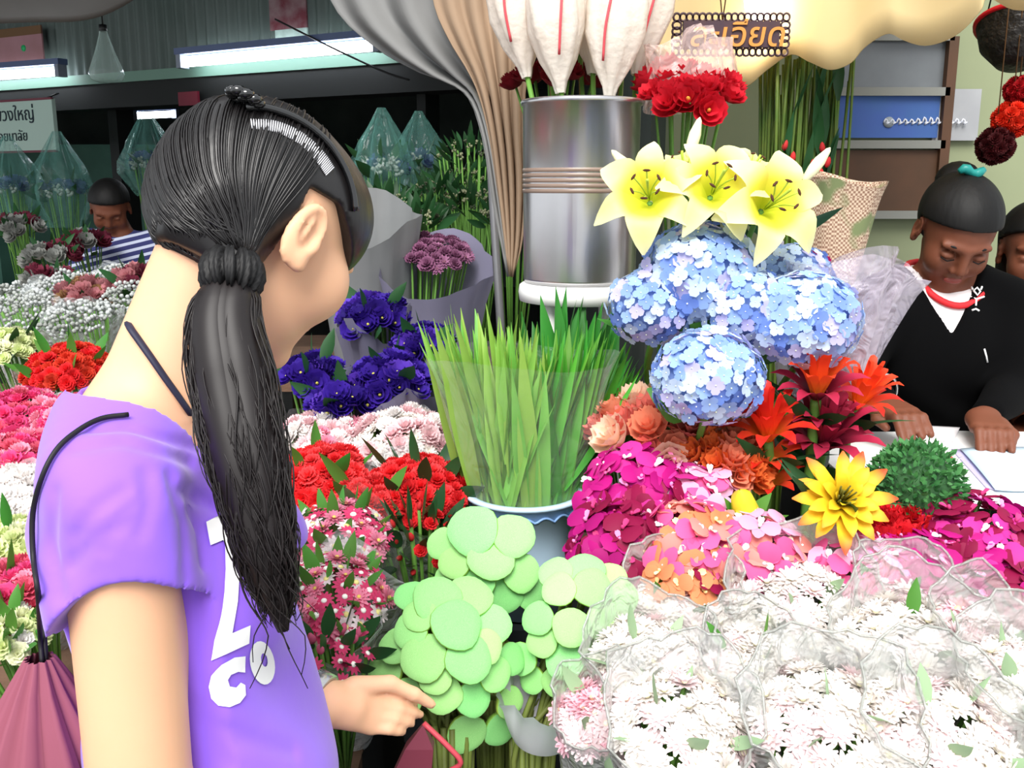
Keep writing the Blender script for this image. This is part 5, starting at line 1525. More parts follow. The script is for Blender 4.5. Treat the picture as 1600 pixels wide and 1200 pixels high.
F.cut(lambda X, Y, Z: np.where(Y >= nb[1] + .0, .085 - np.sqrt((X - nb[0]) ** 2 + (Y - nb[1] - .03) ** 2 + np.maximum(0, nb[2] + .03 - Z) ** 2 * 9), -1.0))
V, Q = F.surface(); V = smooth_net(V, Q, 2)
card = link('cardigan', net_mesh('cardigan', V, Q, M_blk), seller, label='black V-neck cardigan with a small white emblem')
CARD = BVHTree.FromPolygons(V.tolist(), Q.tolist())
def ringpts(px):
    out = []
    for x, y in px:
        h = hit(TEE, x, y, .003); out.append(h)
    return out
cc_ = nb + np.array([0, .03, .0]); cp_ = []
for k in range(40):
    a = 2 * PI * k / 40; y_ = .102 * math.sin(a); q = Vector((cc_[0] + .080 * math.cos(a), cc_[1] + y_, cc_[2] + .045 + .60 * y_))
    r_ = TEE.find_nearest(q); cp_.append(r_[0] * .7 + q * .3)
link('collar', MB().tube(cp_, .0075, 8, closed=True).mesh('collar', mat('red_rib', '#d42028', .7)), seller, label='red ribbed collar of the tee')
# small white emblem: a figure of strokes
mb = MB()
for pts in ([(1522, 455), (1527, 450), (1531, 456), (1527, 462), (1522, 455)], [(1515, 463), (1525, 468), (1537, 464)], [(1525, 468), (1524, 478)], [(1518, 485), (1524, 483), (1529, 486)], [(1519, 449), (1521, 453)], [(1534, 448), (1532, 453)]):
    pp_ = [SC_ for SC_ in [hit(CARD, x, y, .002) for x, y in pts]]
    mb.tube(pp_, .0022, 5)
link('emblem', mb.mesh('emblem', M_white), seller, label='white emblem on the cardigan')
pp_ = [hit(CARD, x, y, .002) for x, y in ((1537, 545), (1540, 556), (1542, 566))]
link('pocket_mark', MB().tube(pp_, .002, 5).mesh('pocket_mark', M_white), seller)
# skirt and legs below the counter
F = Field((nb[0] - .25, nb[1] - .12, .03), (nb[0] + .25, nb[1] + .40, .98), .009)
F.ell(waist + np.array([0, .02, -.16]), (.165, .125, .13), None, .05)
for q in (-1, 1): F.cone(waist + np.array([q * .08, .03, -.2]), (waist[0] + q * .085, waist[1] + .03, .09), .088, .05, .04)
F.cut(lambda X, Y, Z: np.maximum(Z - .93, .07 - Z) + 0 * X + 0 * Y)
V, Q = F.surface(); link('trousers', net_mesh('trousers', V, Q, mat('dark_trousers', '#1c1c22', .85)), seller)
for q in (-1, 1):
    link('shoe', MB().ball((waist[0] + q * .085, waist[1] - .01, .035), (.04, .11, .035), 12, 8).mesh('shoe', mat('seller_shoe', '#252225', .6)), seller)
V, Q = cap_mesh(HS, h=.0035, low=-.045)
link('hair', net_mesh('hair', V, Q, M_hair2), seller)
SH = BVHTree.FromPolygons(V.tolist(), Q.tolist())
link('hair_bun', MB().ball(HS.p(-.10, 0, .06), (.048, .048, .042), 14, 9).mesh('hair_bun', M_hair2), seller)
tc_ = hit(SH, 1518, 272, .006)
link('hair_clip', MB().tube([Vector(tc_) + Vector((-.028 + .009 * i, 0, .006 * math.sin(i * 1.2))) for i in range(7)], [.006, .010, .011, .008, .011, .010, .006], 8).mesh('hair_clip', mat('teal_satin', '#1c8a84', .35)), seller, label='teal hair clip')
mb = MB()
for q in (-1, 1):
    mb.tube([HS.p(.088, q * .013, .026), HS.p(.085, q * .032, .031), HS.p(.073, q * .05, .025)], [.0022, .0028, .0014], 5)
    mb.tube([HS.p(.0905, q * .020, .000), HS.p(.091, q * .033, -.005), HS.p(.084, q * .047, -.001)], .0014, 4)
link('brows', mb.mesh('brows', M_hair2), seller)
link('lips', MB().ball(HS.p(.0905, 0, -.0585), np.array((.007, .020, .0085)), 12, 8, R=HS.R).mesh('lips', mat('lip_tone', '#8a4038', .45)), seller)
br = frame(wr_r - el_r, 0, wr_r + (el_r - wr_r) * .30)
link('bracelet', MB().lathe([(.046, -.004), (.050, 0), (.046, .004), (.043, 0), (.046, -.004)], 26, M=br).mesh('bracelet', mat('silver', '#c4c4c4', .25, metal=.9)), seller, label='silver bangle over the sleeve')

# person at the right edge
He = Head(np.array(W(1618, 392, 2.38)), math.radians(-110), math.radians(12), 0, 1.0)
cn = np.array(W(1640, 480, 2.42))
edge_p = thing('person', 'person in an orange-brown top at the right edge, behind the seller', 'person', (cn[0], cn[1] + .03, 0))
F = Field((cn[0] - .30, cn[1] - .35, .72), (cn[0] + .30, cn[1] + .25, 1.62), .007)
F.ell(cn + np.array([0, .03, -.16]), (.15, .10, .17), None, .05); F.ell(cn + np.array([0, .03, -.40]), (.14, .10, .17), None, .05)
F.cone(cn + np.array([-.15, .03, -.03]), W(1585, 600, 2.33), .046, .038, .04); F.cone(W(1585, 600, 2.33), W(1598, 660, 2.14), .036, .026, .02)
F.cone(cn + np.array([.15, .03, -.03]), cn + np.array([.2, 0, -.30]), .046, .038, .04)
F.cone(cn + np.array([0, .03, 0]), He.p(-.02, 0, -.05), .052, .05, .03); He.build(F)
for i in range(4):
    b = np.array(W(1594 + i * 8, 668, 2.10)); hand_chain(F, [np.array(W(1598, 660, 2.14)), b, b + np.array([0, -.04, -.012])], [.022, .011, .008], .01)
V, Q = F.surface(); link('body', net_mesh('body', V, Q, M_skin2), edge_p)
F = Field((cn[0] - .32, cn[1] - .35, .70), (cn[0] + .32, cn[1] + .27, 1.45), .008)
F.ell(cn + np.array([0, .03, -.16]), (.165, .115, .18), None, .06); F.ell(cn + np.array([0, .03, -.42]), (.16, .12, .18), None, .06)
F.cone(cn + np.array([-.15, .03, -.03]), cn + np.array([-.19, .02, -.16]), .060, .058, .05); F.cone(cn + np.array([.15, .03, -.03]), cn + np.array([.19, .02, -.16]), .06, .058, .05)
V, Q = F.surface(); link('blouse', net_mesh('blouse', V, Q, mat('orange_brown_cotton', '#b4561c', .85, noise=.5, nscale=30, color2='#702018')), edge_p)
F = Field((cn[0] - .25, cn[1] - .15, .0), (cn[0] + .25, cn[1] + .25, .95), .01)
F.cone((cn[0], cn[1] + .03, .86), (cn[0], cn[1] + .03, .10), .15, .19, .03)
F.cut(lambda X, Y, Z: .01 - Z + 0 * X + 0 * Y)
V, Q = F.surface(); link('skirt', net_mesh('skirt', V, Q, mat('dark_skirt', '#241c22', .85)), edge_p)
V, Q = cap_mesh(He, h=.005, low=-.15, long=True)
link('hair', net_mesh('hair', V, Q, M_hair2), edge_p)

# person in the striped shirt far behind the left rows
m = mat('striped_jersey', '#3a3f78', .85)
nt = m.node_tree; N = nt.nodes; L = nt.links
tcn = N.new('ShaderNodeTexCoord'); sp_ = N.new('ShaderNodeSeparateXYZ'); L.new(tcn.outputs['Object'], sp_.inputs[0])
ml = N.new('ShaderNodeMath'); ml.operation = 'MULTIPLY'; ml.inputs[1].default_value = 30.0
ad = N.new('ShaderNodeMath'); ad.operation = 'MULTIPLY_ADD'; ad.inputs[1].default_value = -.25
L.new(sp_.outputs['X'], ad.inputs[0]); L.new(sp_.outputs['Z'], ad.inputs[2]); L.new(ad.outputs[0], ml.inputs[0])
fr = N.new('ShaderNodeMath'); fr.operation = 'FRACT'; L.new(ml.outputs[0], fr.inputs[0])
gt = N.new('ShaderNodeMath'); gt.operation = 'GREATER_THAN'; gt.inputs[1].default_value = .6; L.new(fr.outputs[0], gt.inputs[0])
mx = N.new('ShaderNodeMix'); mx.data_type = 'RGBA'; mx.inputs['A'].default_value = lin('#34386e'); mx.inputs['B'].default_value = lin('#c8d0e8'); L.new(gt.outputs[0], mx.inputs['Factor'])
L.new(mx.outputs['Result'], N['Principled BSDF'].inputs['Base Color'])
Hb = Head(np.array(W(172, 325, 4.4)), math.radians(-75), math.radians(35), 0, 1.05)
cb = np.array(W(190, 372, 4.45))
bp2 = thing('person', 'person in a blue and white striped shirt bending over flowers far behind', 'person', (cb[0], cb[1] + .05, 0))
F = Field((cb[0] - .34, cb[1] - .40, .60), (cb[0] + .34, cb[1] + .30, 1.62), .009)
F.ell(cb + np.array([0, .02, -.14]), (.16, .11, .17), None, .05); F.ell(cb + np.array([0, .05, -.40]), (.15, .11, .18), None, .05)
for q in (-1, 1):
    e_ = cb + np.array([q * .23, -.03, -.26]); F.cone(cb + np.array([q * .16, .02, -.02]), e_, .05, .04, .04); F.cone(e_, cb + np.array([q * .10, -.24, -.36]), .038, .026, .02)
    F.ell(cb + np.array([q * .10, -.28, -.37]), (.03, .05, .018), None, .01)
F.cone(cb + np.array([0, .0, .02]), Hb.p(-.02, 0, -.05), .055, .05, .03); Hb.build(F)
V, Q = F.surface(); link('body', net_mesh('body', V, Q, M_skin2), bp2)
F = Field((cb[0] - .34, cb[1] - .30, .60), (cb[0] + .34, cb[1] + .30, 1.55), .010)
F.ell(cb + np.array([0, .02, -.14]), (.175, .125, .185), None, .05); F.ell(cb + np.array([0, .05, -.42]), (.17, .13, .2), None, .05)
for q in (-1, 1): F.cone(cb + np.array([q * .15, .02, -.02]), cb + np.array([q * .205, -.01, -.17]), .066, .062, .05)
V, Q = F.surface(); link('striped_shirt', net_mesh('striped_shirt', V, Q, m), bp2)
F = Field((cb[0] - .25, cb[1] - .15, .0), (cb[0] + .25, cb[1] + .30, .95), .012)
F.cone((cb[0], cb[1] + .05, .80), (cb[0], cb[1] + .05, .12), .15, .15, .03)
F.cut(lambda X, Y, Z: .01 - Z + 0 * X + 0 * Y)
V, Q = F.surface(); link('trousers', net_mesh('trousers', V, Q, MATS['dark_trousers']), bp2)
V, Q = cap_mesh(Hb, h=.006, low=-.06)
link('hair', net_mesh('hair', V, Q, M_hair2), bp2)

# ------------------------------------------------------------------ papers on the counter
CT = .936
def onct(px, py, z=CT):
    u = (px - 800.0) / FPX; v = (600.0 - py) / FPX; s, c = math.sin(PITCH), math.cos(PITCH)
    d = (z - CAM_H) / (v * c - s); return W(px, py, d)
def sheet(name, label, quad, m, z, cat='paper', curl=0.0):
    P4 = [np.array(onct(x, y, z)) for x, y in quad]; n = 8; vs = []
    for j in range(n + 1):
        for i in range(n + 1):
            u, v = i / n, j / n
            p = (P4[0] * (1 - u) + P4[1] * u) * (1 - v) + (P4[3] * (1 - u) + P4[2] * u) * v
            p[2] += curl * (u ** 2) * .03 + curl * .008 * math.sin(u * 5 + v * 3) + abs(curl) * .008; vs.append(p)
    o = link(name, MB().add(vs, [(j * (n + 1) + i, j * (n + 1) + i + 1, (j + 1) * (n + 1) + i + 1, (j + 1) * (n + 1) + i) for j in range(n) for i in range(n)]).mesh(name, m), label=label, cat=cat)
    o.modifiers.new('thickness', 'SOLIDIFY').thickness = .0008
    return o
M_pap = mat('white_paper', '#f2f2f2', .8, transl=.1); M_papb = mat('pale_blue_paper', '#c6def0', .6); M_papp = mat('lilac_paper_edge', '#b9b2d6', .7)
sheet('paper_sheet', 'large white paper spread over the counter under the seller\'s hands', [(1440, 672), (1590, 676), (1640, 790), (1420, 800)], M_pap, CT + .002)
sheet('paper_sheet', 'pale blue sheet lying at the right of the counter', [(1500, 703), (1640, 703), (1680, 770), (1555, 768)], M_papb, CT + .006, curl=.3)
sheet('paper_sheet', 'lilac folded slip left of the pale blue sheet', [(1486, 702), (1502, 702), (1560, 768), (1540, 762)], M_papp, CT + .004)
sheet('paper_sheet', 'white receipt under the seller\'s left hand', [(1425, 664), (1500, 668), (1490, 690), (1430, 688)], mat('grey_white_paper', '#dcd8da', .8), CT + .004)
def pen(label, a, b, m):
    A, B = onct(*a, CT + .010), onct(*b, CT + .010)
    t = thing('pen', label, 'pen', (A + B) / 2)
    link('barrel', MB().tube([A, A + (B - A) * .8], .0045, 8).mesh('barrel', m), t)
    link('tip', MB().tube([A + (B - A) * .8, B], [.0045, .001], 8).mesh('tip', mat('pen_tip', '#d8d8d8', .4)), t)
pen('pink pen lying on the counter behind the fern', (1402, 694), (1446, 695), mat('pink_pen', '#d8347c', .35))
pen('red pen lying on the white paper beside the lilac slip', (1440, 715), (1500, 717), mat('red_pen', '#c8444c', .35))

# ------------------------------------------------------------------ rows of bunches left and behind the customer
C_ = lambda n, c, k='carnation': head(k, n, c, '#d8d890')
RED = [C_('scarlet', '#e62e34'), C_('coralred', '#f04a4e')]
PINK = [C_('hotpink', '#e8508c'), C_('softpink', '#f2a0b8'), C_('rose', '#e0607c')]
WHT = [C_('purewhite', '#f6f2f0'), C_('blush', '#f4d4d8'), head('mum', 'white', '#f7f3ee', '#e8e2a0')]
CRM = [C_('cream', '#eef0d0'), C_('limecream', '#dfe8b0')]
PUR = [head('lisianthus', 'violet', '#3d2296', '#c8c050'), head('lisianthus', 'indigo', '#2b1774', '#c8c050'), head('lisianthus', 'violet', '#3d2296', '#c8c050'), head('lisianthus', 'purplelight', '#5c39b4', '#c8c050')]
MAU = [head('mum', 'mauve', '#9a6688', '#6a4050'), head('carnation', 'dustymauve', '#8a5878')]
GRY = [head('sprig', 'greywhite', '#b0b4b0'), head('sprig', 'whitegrey', '#c8cccc')]
G2 = 'bunches in the mixed flower rows'
def row(name, label, px, py, d, R_, kinds, n, hr, **k):
    k.setdefault('ground', .565); k['stem'] = .9
    return bunch(name, label, 'flowers', W(px, py, d), R_, kinds, n, hr, group=G2, **k)
# middle block, between the customer and the blue bucket
row('carnation_bunch', 'white and blush carnations below the purple lisianthus, nearer the spear leaves', 628, 690, 1.92, .098, WHT, 46, .022, wrap=CLEAR2)
row('carnation_bunch', 'pinkish white carnations below the purple lisianthus, beside the ponytail', 500, 690, 1.95, .085, WHT[:2] + PINK[1:2], 38, .021, wrap=CLEAR)
row('carnation_bunch', 'scarlet carnations beside the ponytail', 500, 748, 1.76, .088, RED, 56, .0175, wrap=CLEAR, leaves=6)
row('carnation_bunch', 'scarlet carnations left of the blue bucket', 655, 770, 1.70, .095, RED, 62, .0165, wrap=CLEAR2, leaves=12, leafm=M_leafd)
row('carnation_bunch', 'coral red carnations between the two scarlet bunches', 578, 790, 1.66, .066, RED[1:] + RED, 36, .0175, leaves=5)
row('spray_bunch', 'loose red buds and green leaves above the lotus pods', 655, 850, 1.58, .080, [head('bud', 'redbud', '#e03a3c'), RED[0]], 26, .011, leaves=34, leafm=M_leafd, leaf_len=.06, flat=.9)
row('spray_bunch', 'pink and white spray flowers right of the ponytail, upper', 525, 845, 1.50, .090, [head('daisy', 'sprayred', '#d84474', '#f0f0e8'), head('daisy', 'spraywhite', '#f4e6ea', '#e8e090'), head('mum', 'spraypink', '#e890ac')], 58, .0165, leaves=22, leaf_len=.05, wrap=CLEAR)
row('spray_bunch', 'pink and white spray flowers right of the ponytail, lower', 515, 940, 1.36, .088, [head('daisy', 'sprayred', '#d84474', '#f0f0e8'), head('mum', 'spraypink', '#e890ac'), head('daisy', 'spraywhite', '#f4e6ea', '#e8e090')], 58, .0155, leaves=28, leaf_len=.05, wrap=CLEAR2, axis=(0, -.5, 1))
row('spray_bunch', 'sparse pink spray flowers above the customer\'s wrist', 500, 1025, 1.29, .07, [head('daisy', 'sprayred', '#d84474', '#f0f0e8'), head('bud', 'pinkbud', '#e06a90')], 28, .013, leaves=26, leafm=M_leafd, leaf_len=.05, axis=(0, -.5, 1))
# purple lisianthus
for (px, py, d, R_, n, w_) in ((487, 590, 2.08, .060, 15, 'lowest, beside the chin of the customer'), (585, 498, 2.24, .075, 22, 'uppermost, in front of the paper cone'), (610, 600, 2.06, .085, 26, 'widest, above the white carnations'), (540, 632, 2.02, .060, 16, 'front, above the pinkish carnations'), (665, 545, 2.16, .065, 16, 'right, behind the spear leaves')):
    row('lisianthus_bunch', 'deep violet lisianthus bunch, %s' % w_, px, py, d, R_, PUR, n, .028, leaves=5, leafm=M_leafd, wrap=(M_paper if py in (498, 600) else None))
t = row('paper_bouquet', 'mauve blooms in a large lilac-grey paper cone behind the lisianthus', 682, 398, 2.62, .105, MAU, 36, .022, wrap=None, axis=(.12, -.35, 1), flat=.4)
link('paper_wrapper', wrap_mesh(Vector((W(680, 560, 2.66).x - .03, W(680, 560, 2.66).y + .06, .57)), (.06, -.15, 1), .635, .05, .145, M_paper, 21, wav=.05, back=.16, name='paper_wrapper'), t)
t = row('paper_bouquet', 'pale bouquet hidden in a tall grey film cone left of the lilac paper cone', 585, 425, 2.75, .08, GRY, 26, .028)
link('paper_wrapper', wrap_mesh(Vector((W(588, 600, 2.72).x, W(588, 600, 2.72).y, .57)), (-.02, -.02, 1), .74, .05, .14, M_paperg, 12, wav=.06, back=.15, name='paper_wrapper'), t)
# strip left of the customer, receding
row('carnation_bunch', 'red carnations at the left behind the customer\'s neck', 105, 580, 2.40, .105, [C_('brick', '#d8402c'), RED[0]], 60, .019, leaves=12, wrap=CLEAR)
row('carnation_bunch', 'hot pink carnations at the left edge below the red ones', 28, 655, 2.10, .095, PINK[:1] + PINK, 48, .020, wrap=CLEAR2)
row('carnation_bunch', 'pink carnations touching the customer\'s shoulder at the left', 110, 655, 2.06, .075, PINK, 36, .019, wrap=CLEAR)
row('carnation_bunch', 'soft pink carnations at the left edge above the white ones', 25, 722, 1.90, .085, PINK[1:] + PINK[:1], 40, .021, wrap=CLEAR)
row('carnation_bunch', 'white carnations at the left edge of the rows', 15, 790, 1.72, .088, WHT[:1], 40, .023, wrap=CLEAR2)
row('carnation_bunch', 'cream-green carnations at the left edge below the white ones', 8, 868, 1.55, .075, CRM, 34, .021, leaves=6)
row('carnation_bunch', 'pink and coral carnations at the lower left behind the bag', 20, 935, 1.44, .070, PINK, 32, .020, leaves=5)
row('spray_bunch', 'white buds and green leaves low at the left beside the bag', 8, 1000, 1.34, .055, WHT[:1] + CRM, 16, .018, leaves=24, leaf_len=.055)
row('spray_bunch', 'cream small blooms left of the red carnations', 15, 545, 2.55, .075, CRM, 26, .021, leaves=10, leafm=M_leafd)
for i, (px, py, d, R_, w_) in enumerate(((35, 495, 2.85, .11, 'left edge'), (125, 505, 2.75, .10, 'behind the red carnations'), (205, 475, 2.9, .10, 'nearest the customer\'s nape'), (100, 455, 3.2, .10, 'second row'), (190, 440, 3.3, .10, 'second row by the nape'), (20, 475, 3.3, .11, 'second row at the edge'))):
    row('filler_bunch', 'greyish white filler flowers in crinkled clear film, %s' % w_, px, py, d, R_, GRY, 30, .026, wrap=CLEAR2)
row('rose_bunch', 'dusty pink and brown blooms in film at the left rear', 135, 470, 3.05, .085, [head('rose', 'dustypink', '#b87a80'), head('rose', 'tanbrown', '#9a7450')], 20, .030, wrap=CLEAR2, leaves=6, leafm=M_leafd)
row('rose_bunch', 'dark red and pink blooms just behind the customer\'s nape', 215, 445, 3.0, .075, [head('rose', 'wine', '#7a3044'), head('rose', 'dustypink', '#b87a80')], 16, .028, leaves=6, leafm=M_leafd)

# ------------------------------------------------------------------ things inside the hall
M_teal = clear_mat('teal_film', '#7fc0b4', .12, .15, 1.0, 9, .45)
hall_t = [(-3.9, -1.0, 4.55, 5.5, .60, 'long low table of wrapped flowers inside the hall'), (-1.25, .35, 3.62, 4.5, .70, 'low table behind the paper cones, holding leafy filler')]
for x0, x1, y0, y1, z, lb in hall_t: table('display_table', lb, x0, x1, y0, y1, z, M_wood, None)
for i, (px, py, d, R_, w_) in enumerate(((598, 270, 3.95, .12, 'behind the customer\'s head, right side'), (655, 262, 4.15, .11, 'near the grey drape'), (98, 305, 5.0, .15, 'left of the striped person'), (235, 262, 5.3, .14, 'over the striped person'), (20, 300, 4.9, .13, 'far left'))):
    c = W(px, py, d)
    t = bunch('wrapped_bouquet', 'tall bouquet in teal-tinted film, %s' % w_, 'flowers', c, R_ * .8, [head('rose', 'hallblue', '#5a6a9a'), head('sprig', 'hallwhite', '#b8c4bc'), head('sprig', 'hallwhite', '#b8c4bc')], 20, .035, axis=(0, -.05, 1), stem=1.3, leaves=10, leafm=M_leafd, leaf_len=.12, group='teal film bouquets', ground=.72 if i < 2 else .62)
    vs = c - Vector((0, 0, R_ * 1.2))
    wob = lambda r, z, a, k: (r * (1 + .16 * math.sin(7 * a + i + z * 4) + .12 * math.sin(13 * a + z * 9)), z)
    link('film', MB().lathe([(R_ * .5, -R_ * 1.1), (R_ * 1.0, -R_ * .2), (R_ * 1.0, R_ * .2), (R_ * .72, R_ * 1.0), (R_ * .45, R_ * 1.5), (R_ * .22, R_ * 1.95), (R_ * .12, R_ * 2.15)], 36, M=Matrix.Translation(c), wob=wob).mesh('film', M_teal), t)
for i, (px, py, d, R_, w_) in enumerate(((600, 335, 3.05, .12, 'left of the paper cones'), (680, 320, 3.2, .13, 'above the lilac paper cone'), (740, 330, 3.1, .12, 'beside the tent pole'), (650, 352, 2.95, .09, 'low behind the paper cones'), (735, 250, 3.4, .13, 'dark, under the grey drape'), (800, 345, 2.9, .10, 'behind the steel bucket'), (715, 290, 3.5, .12, 'upper rear by the pole'))):
    bunch('filler_foliage', 'dark leafy filler with tiny pale blooms, %s' % w_, 'foliage', W(px, py, d), R_, [head('sprig', 'fillerpale', '#a8ac8a'), head('sprig', 'fillerdark', '#5c6450')], 26, .016, axis=(0, -.08, 1), stem=1.2, leaves=40, leafm=M_leafd, leaf_len=.075, flat=.8, group='dark filler foliage', ground=.72)
# shadowy flower buckets near the striped person
for i, (px, py, d, w_) in enumerate(((80, 405, 4.0, 'left of the striped person'), (78, 445, 3.7, 'lower, left of the striped person'), (130, 385, 4.2, 'just in front of the striped person'), (30, 360, 4.3, 'by the green post'))):
    c = W(px, py, d)
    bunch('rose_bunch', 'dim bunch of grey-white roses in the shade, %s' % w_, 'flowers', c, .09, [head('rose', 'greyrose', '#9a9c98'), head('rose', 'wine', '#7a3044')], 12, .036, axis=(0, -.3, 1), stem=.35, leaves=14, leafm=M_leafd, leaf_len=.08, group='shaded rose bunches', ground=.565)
t = thing('display_table', 'low table under the shaded rose bunches', 'table', (-1.9, 3.95, 0))
link('table_top', MB().box((-1.95, 3.97, .545), (1.4, .68, .03)).mesh('table_top', M_wood, False), t)
for x in (-2.6, -1.3):
    for y in (3.68, 4.26): link('leg', MB().box((x, y, .265), (.05, .05, .53)).mesh('leg', M_wood, False), t)
# hanging clear pendant
pc_ = W(165, 95, 5.2)
t = thing('pendant_lamp', 'clear conical glass pendant hanging under the dark beam', 'lamp', pc_)
wob = None
link('glass_shade', MB().lathe([(.018, .16), (.025, .13), (.05, .05), (.085, -.04), (.092, -.07), (.08, -.1), (.05, -.112), (.001, -.115)], 28, M=Matrix.Translation(pc_)).mesh('glass_shade', clear_mat('pendant_glass', '#cfe8e0', .18, .08, .2, 8)), t)
link('cap', MB().lathe([(.001, .19), (.02, .185), (.022, .155), (.018, .15)], 14, M=Matrix.Translation(pc_)).mesh('cap', MATS['black_plastic']), t)
link('cord', MB().tube([pc_ + Vector((0, 0, .185)), pc_ + Vector((0, 0, 1.4))], .004, 5).mesh('cord', MATS['black_plastic']), t)
# cable across the fascia
link('power_cable', MB().tube(bez([HP(430, 30, -.35), HP(460, 45, -.35), HP(520, 75, -.32), HP(600, 112, -.3), HP(640, 125, -.25)], 24), .006, 5).mesh('power_cable', MATS['black_plastic']), label='thin black cable hanging across the right fluorescent lamp', cat='cable')

# ------------------------------------------------------------------ signs
def text_mesh(body, size, m, depth=.002, shear=0.0, bold=0.0):
    cu = bpy.data.curves.new('txt', 'FONT'); cu.body = body; cu.size = size; cu.extrude = depth; cu.align_x = 'CENTER'; cu.align_y = 'CENTER'; cu.shear = shear; cu.offset = bold; cu.resolution_u = 3
    o = bpy.data.objects.new('txt', cu); COL.objects.link(o)
    me = bpy.data.meshes.new_from_object(o.evaluated_get(bpy.context.evaluated_depsgraph_get()))
    bpy.data.objects.remove(o); bpy.data.curves.remove(cu)
    me.materials.clear(); me.materials.append(m)
    return me
def face_cam(p, yaw=0.0):
    return Matrix.Translation(p) @ Matrix.Rotation(yaw, 4, 'Z') @ Matrix.Rotation(PI / 2, 4, 'X')
hy = math.atan2(hd.y, hd.x)
c = HP(28, 195, -.35); w_ = (HP(86, 195, -.35) - HP(-40, 195, -.35)).length; h_ = HP(28, 157, -.35).z - HP(28, 236, -.35).z
c = (HP(86, 195, -.35) + HP(-40, 195, -.35)) / 2; c.z = HP(86, 195, -.35).z
sg = thing('sign_board', 'pale green-white sign board with two lines of dark Thai lettering at the left edge', 'sign', c)
Rh = Matrix.Rotation(hy, 3, 'Z')
link('board', MB().box(c, (w_, .03, h_), Rh).mesh('board', mat('sign_white_green', '#bfd8cc', .6), False), sg)
fp = c + hn * .018
M_ink = mat('sign_ink', '#23343c', .7)
link('lettering', text_mesh('พวงใหญ่', .13, M_ink), sg, face_cam(fp + Vector((0, 0, h_ * .22)) + hd * .04, hy), label='dark Thai lettering')
link('lettering', text_mesh('ร้อยมาลัย', .10, M_ink), sg, face_cam(fp + Vector((0, 0, -h_ * .2)) - hd * .02, hy), label='dark Thai lettering')
for zz in (.5, -.5): link('trim_strip', MB().box(c + Vector((0, 0, h_ * zz)) + hn * .01, (w_, .02, .015), Rh).mesh('trim_strip', mat('sign_trim', '#7c3a48' , .6), False), sg)
for q in (-.4, .4): link('hanger', MB().tube([c + hd * w_ * q + Vector((0, 0, h_ / 2)), c + hd * w_ * q + Vector((0, 0, h_ / 2 + .05)) - hn * .12], .006, 5).mesh('hanger', MATS['black_plastic']), sg)
c = (HP(66, 68, -.2) + HP(-60, 68, -.2)) / 2; c.z = HP(66, 68, -.2).z; w_ = (HP(66, 68, -.2) - HP(-60, 68, -.2)).length
sg = thing('poster', 'faded pink poster with a green spot at the top left', 'poster', c)
link('sheet', MB().box(c, (w_, .012, .26), Rh).mesh('sheet', mat('faded_pink', '#b98a92', .7, noise=.5, nscale=4, color2='#9a6a66'), False), sg)
link('green_spot', MB().lathe([(.001, .008), (.022, .007), (.024, 0)], 14, M=Matrix.Translation(c + hn * .006 + hd * w_ * .28 + Vector((0, 0, -.02))) @ Matrix.Rotation(hy, 4, 'Z') @ Matrix.Rotation(PI / 2, 4, 'X')).mesh('green_spot', mat('spot_green', '#2fc878', .5)), sg)
link('brown_band', MB().box(c + hn * .002 + Vector((0, 0, .10)), (w_, .012, .06), Rh).mesh('brown_band', mat('brown_band', '#7a5a3c', .7), False), sg)
c = HP(450, 12, -.12)
sg = thing('poster', 'dark red and white poster on the corrugated fascia above the right lamp', 'poster', c)
link('sheet', MB().box(c + Vector((0, 0, .02)), (.30, .012, .30), Rh).mesh('sheet', mat('dark_red_poster', '#6e2f3a', .7, noise=.5, nscale=9, color2='#a8a0a0'), False), sg)
link('white_panel', MB().box(c + Vector((0, 0, -.20)) + hd * .02, (.26, .014, .14), Rh).mesh('white_panel', mat('poster_white', '#b8cfc6', .7, noise=.5, nscale=20, color2='#7c948c'), False), sg)
c = HP(303, 155) + hn * .045
o = link('red_sign', MB().box(c, (.18, .02, .09), Rh).mesh('red_sign', mat('dull_red', '#6a1428', .6), False), label='small dull red plate on the dark beam above the customer', cat='sign')

# fretwork sign hanging above the lilies
p0, p1 = W(1048, 22, 2.15), W(1236, 20, 2.15); q0 = W(1048, 86, 2.15)
cs = (W(1142, 54, 2.15)); sw = (p1 - p0).length; sh_ = p0.z - q0.z
sg = thing('fretwork_sign', 'small dark wooden fretwork sign with gold Thai lettering hanging from strings', 'sign', cs)
M_fret = mat('dark_fret_wood', '#3e2a36', .5, noise=.4, nscale=30, color2='#553a30'); M_gold = mat('gold_letter', '#d8924a', .35, metal=.4)
link('board', MB().box(cs, (sw * .80, .012, sh_ * .62)).mesh('board', M_fret, False), sg)
nr = 18
for i in range(nr):
    for zz in (-1, 1):
        x = cs.x + sw * .48 * (-1 + 2 * (i + .5) / nr)
        ringp = [Vector((x + .0075 * math.cos(a), cs.y, cs.z + zz * sh_ * .41 + .0085 * math.sin(a))) for a in [2 * PI * k / 12 for k in range(12)]]
        link('fret_loop', MB().tube(ringp, .0028, 5, closed=True).mesh('fret_loop', M_fret), sg)
for i in range(4):
    for xx in (-1, 1):
        z = cs.z + sh_ * .3 * (-1 + 2 * (i + .5) / 4)
        ringp = [Vector((cs.x + xx * sw * .45 + .010 * math.cos(a), cs.y, z + .0085 * math.sin(a))) for a in [2 * PI * k / 12 for k in range(12)]]
        link('fret_loop', MB().tube(ringp, .0028, 5, closed=True).mesh('fret_loop', M_fret), sg)
tm = text_mesh('ละเอียด', .072, M_gold, .002, .15, .0006)
link('lettering', tm, sg, face_cam(Vector((cs.x + .012, cs.y - .0085, cs.z - .004))), label='raised gold Thai lettering')
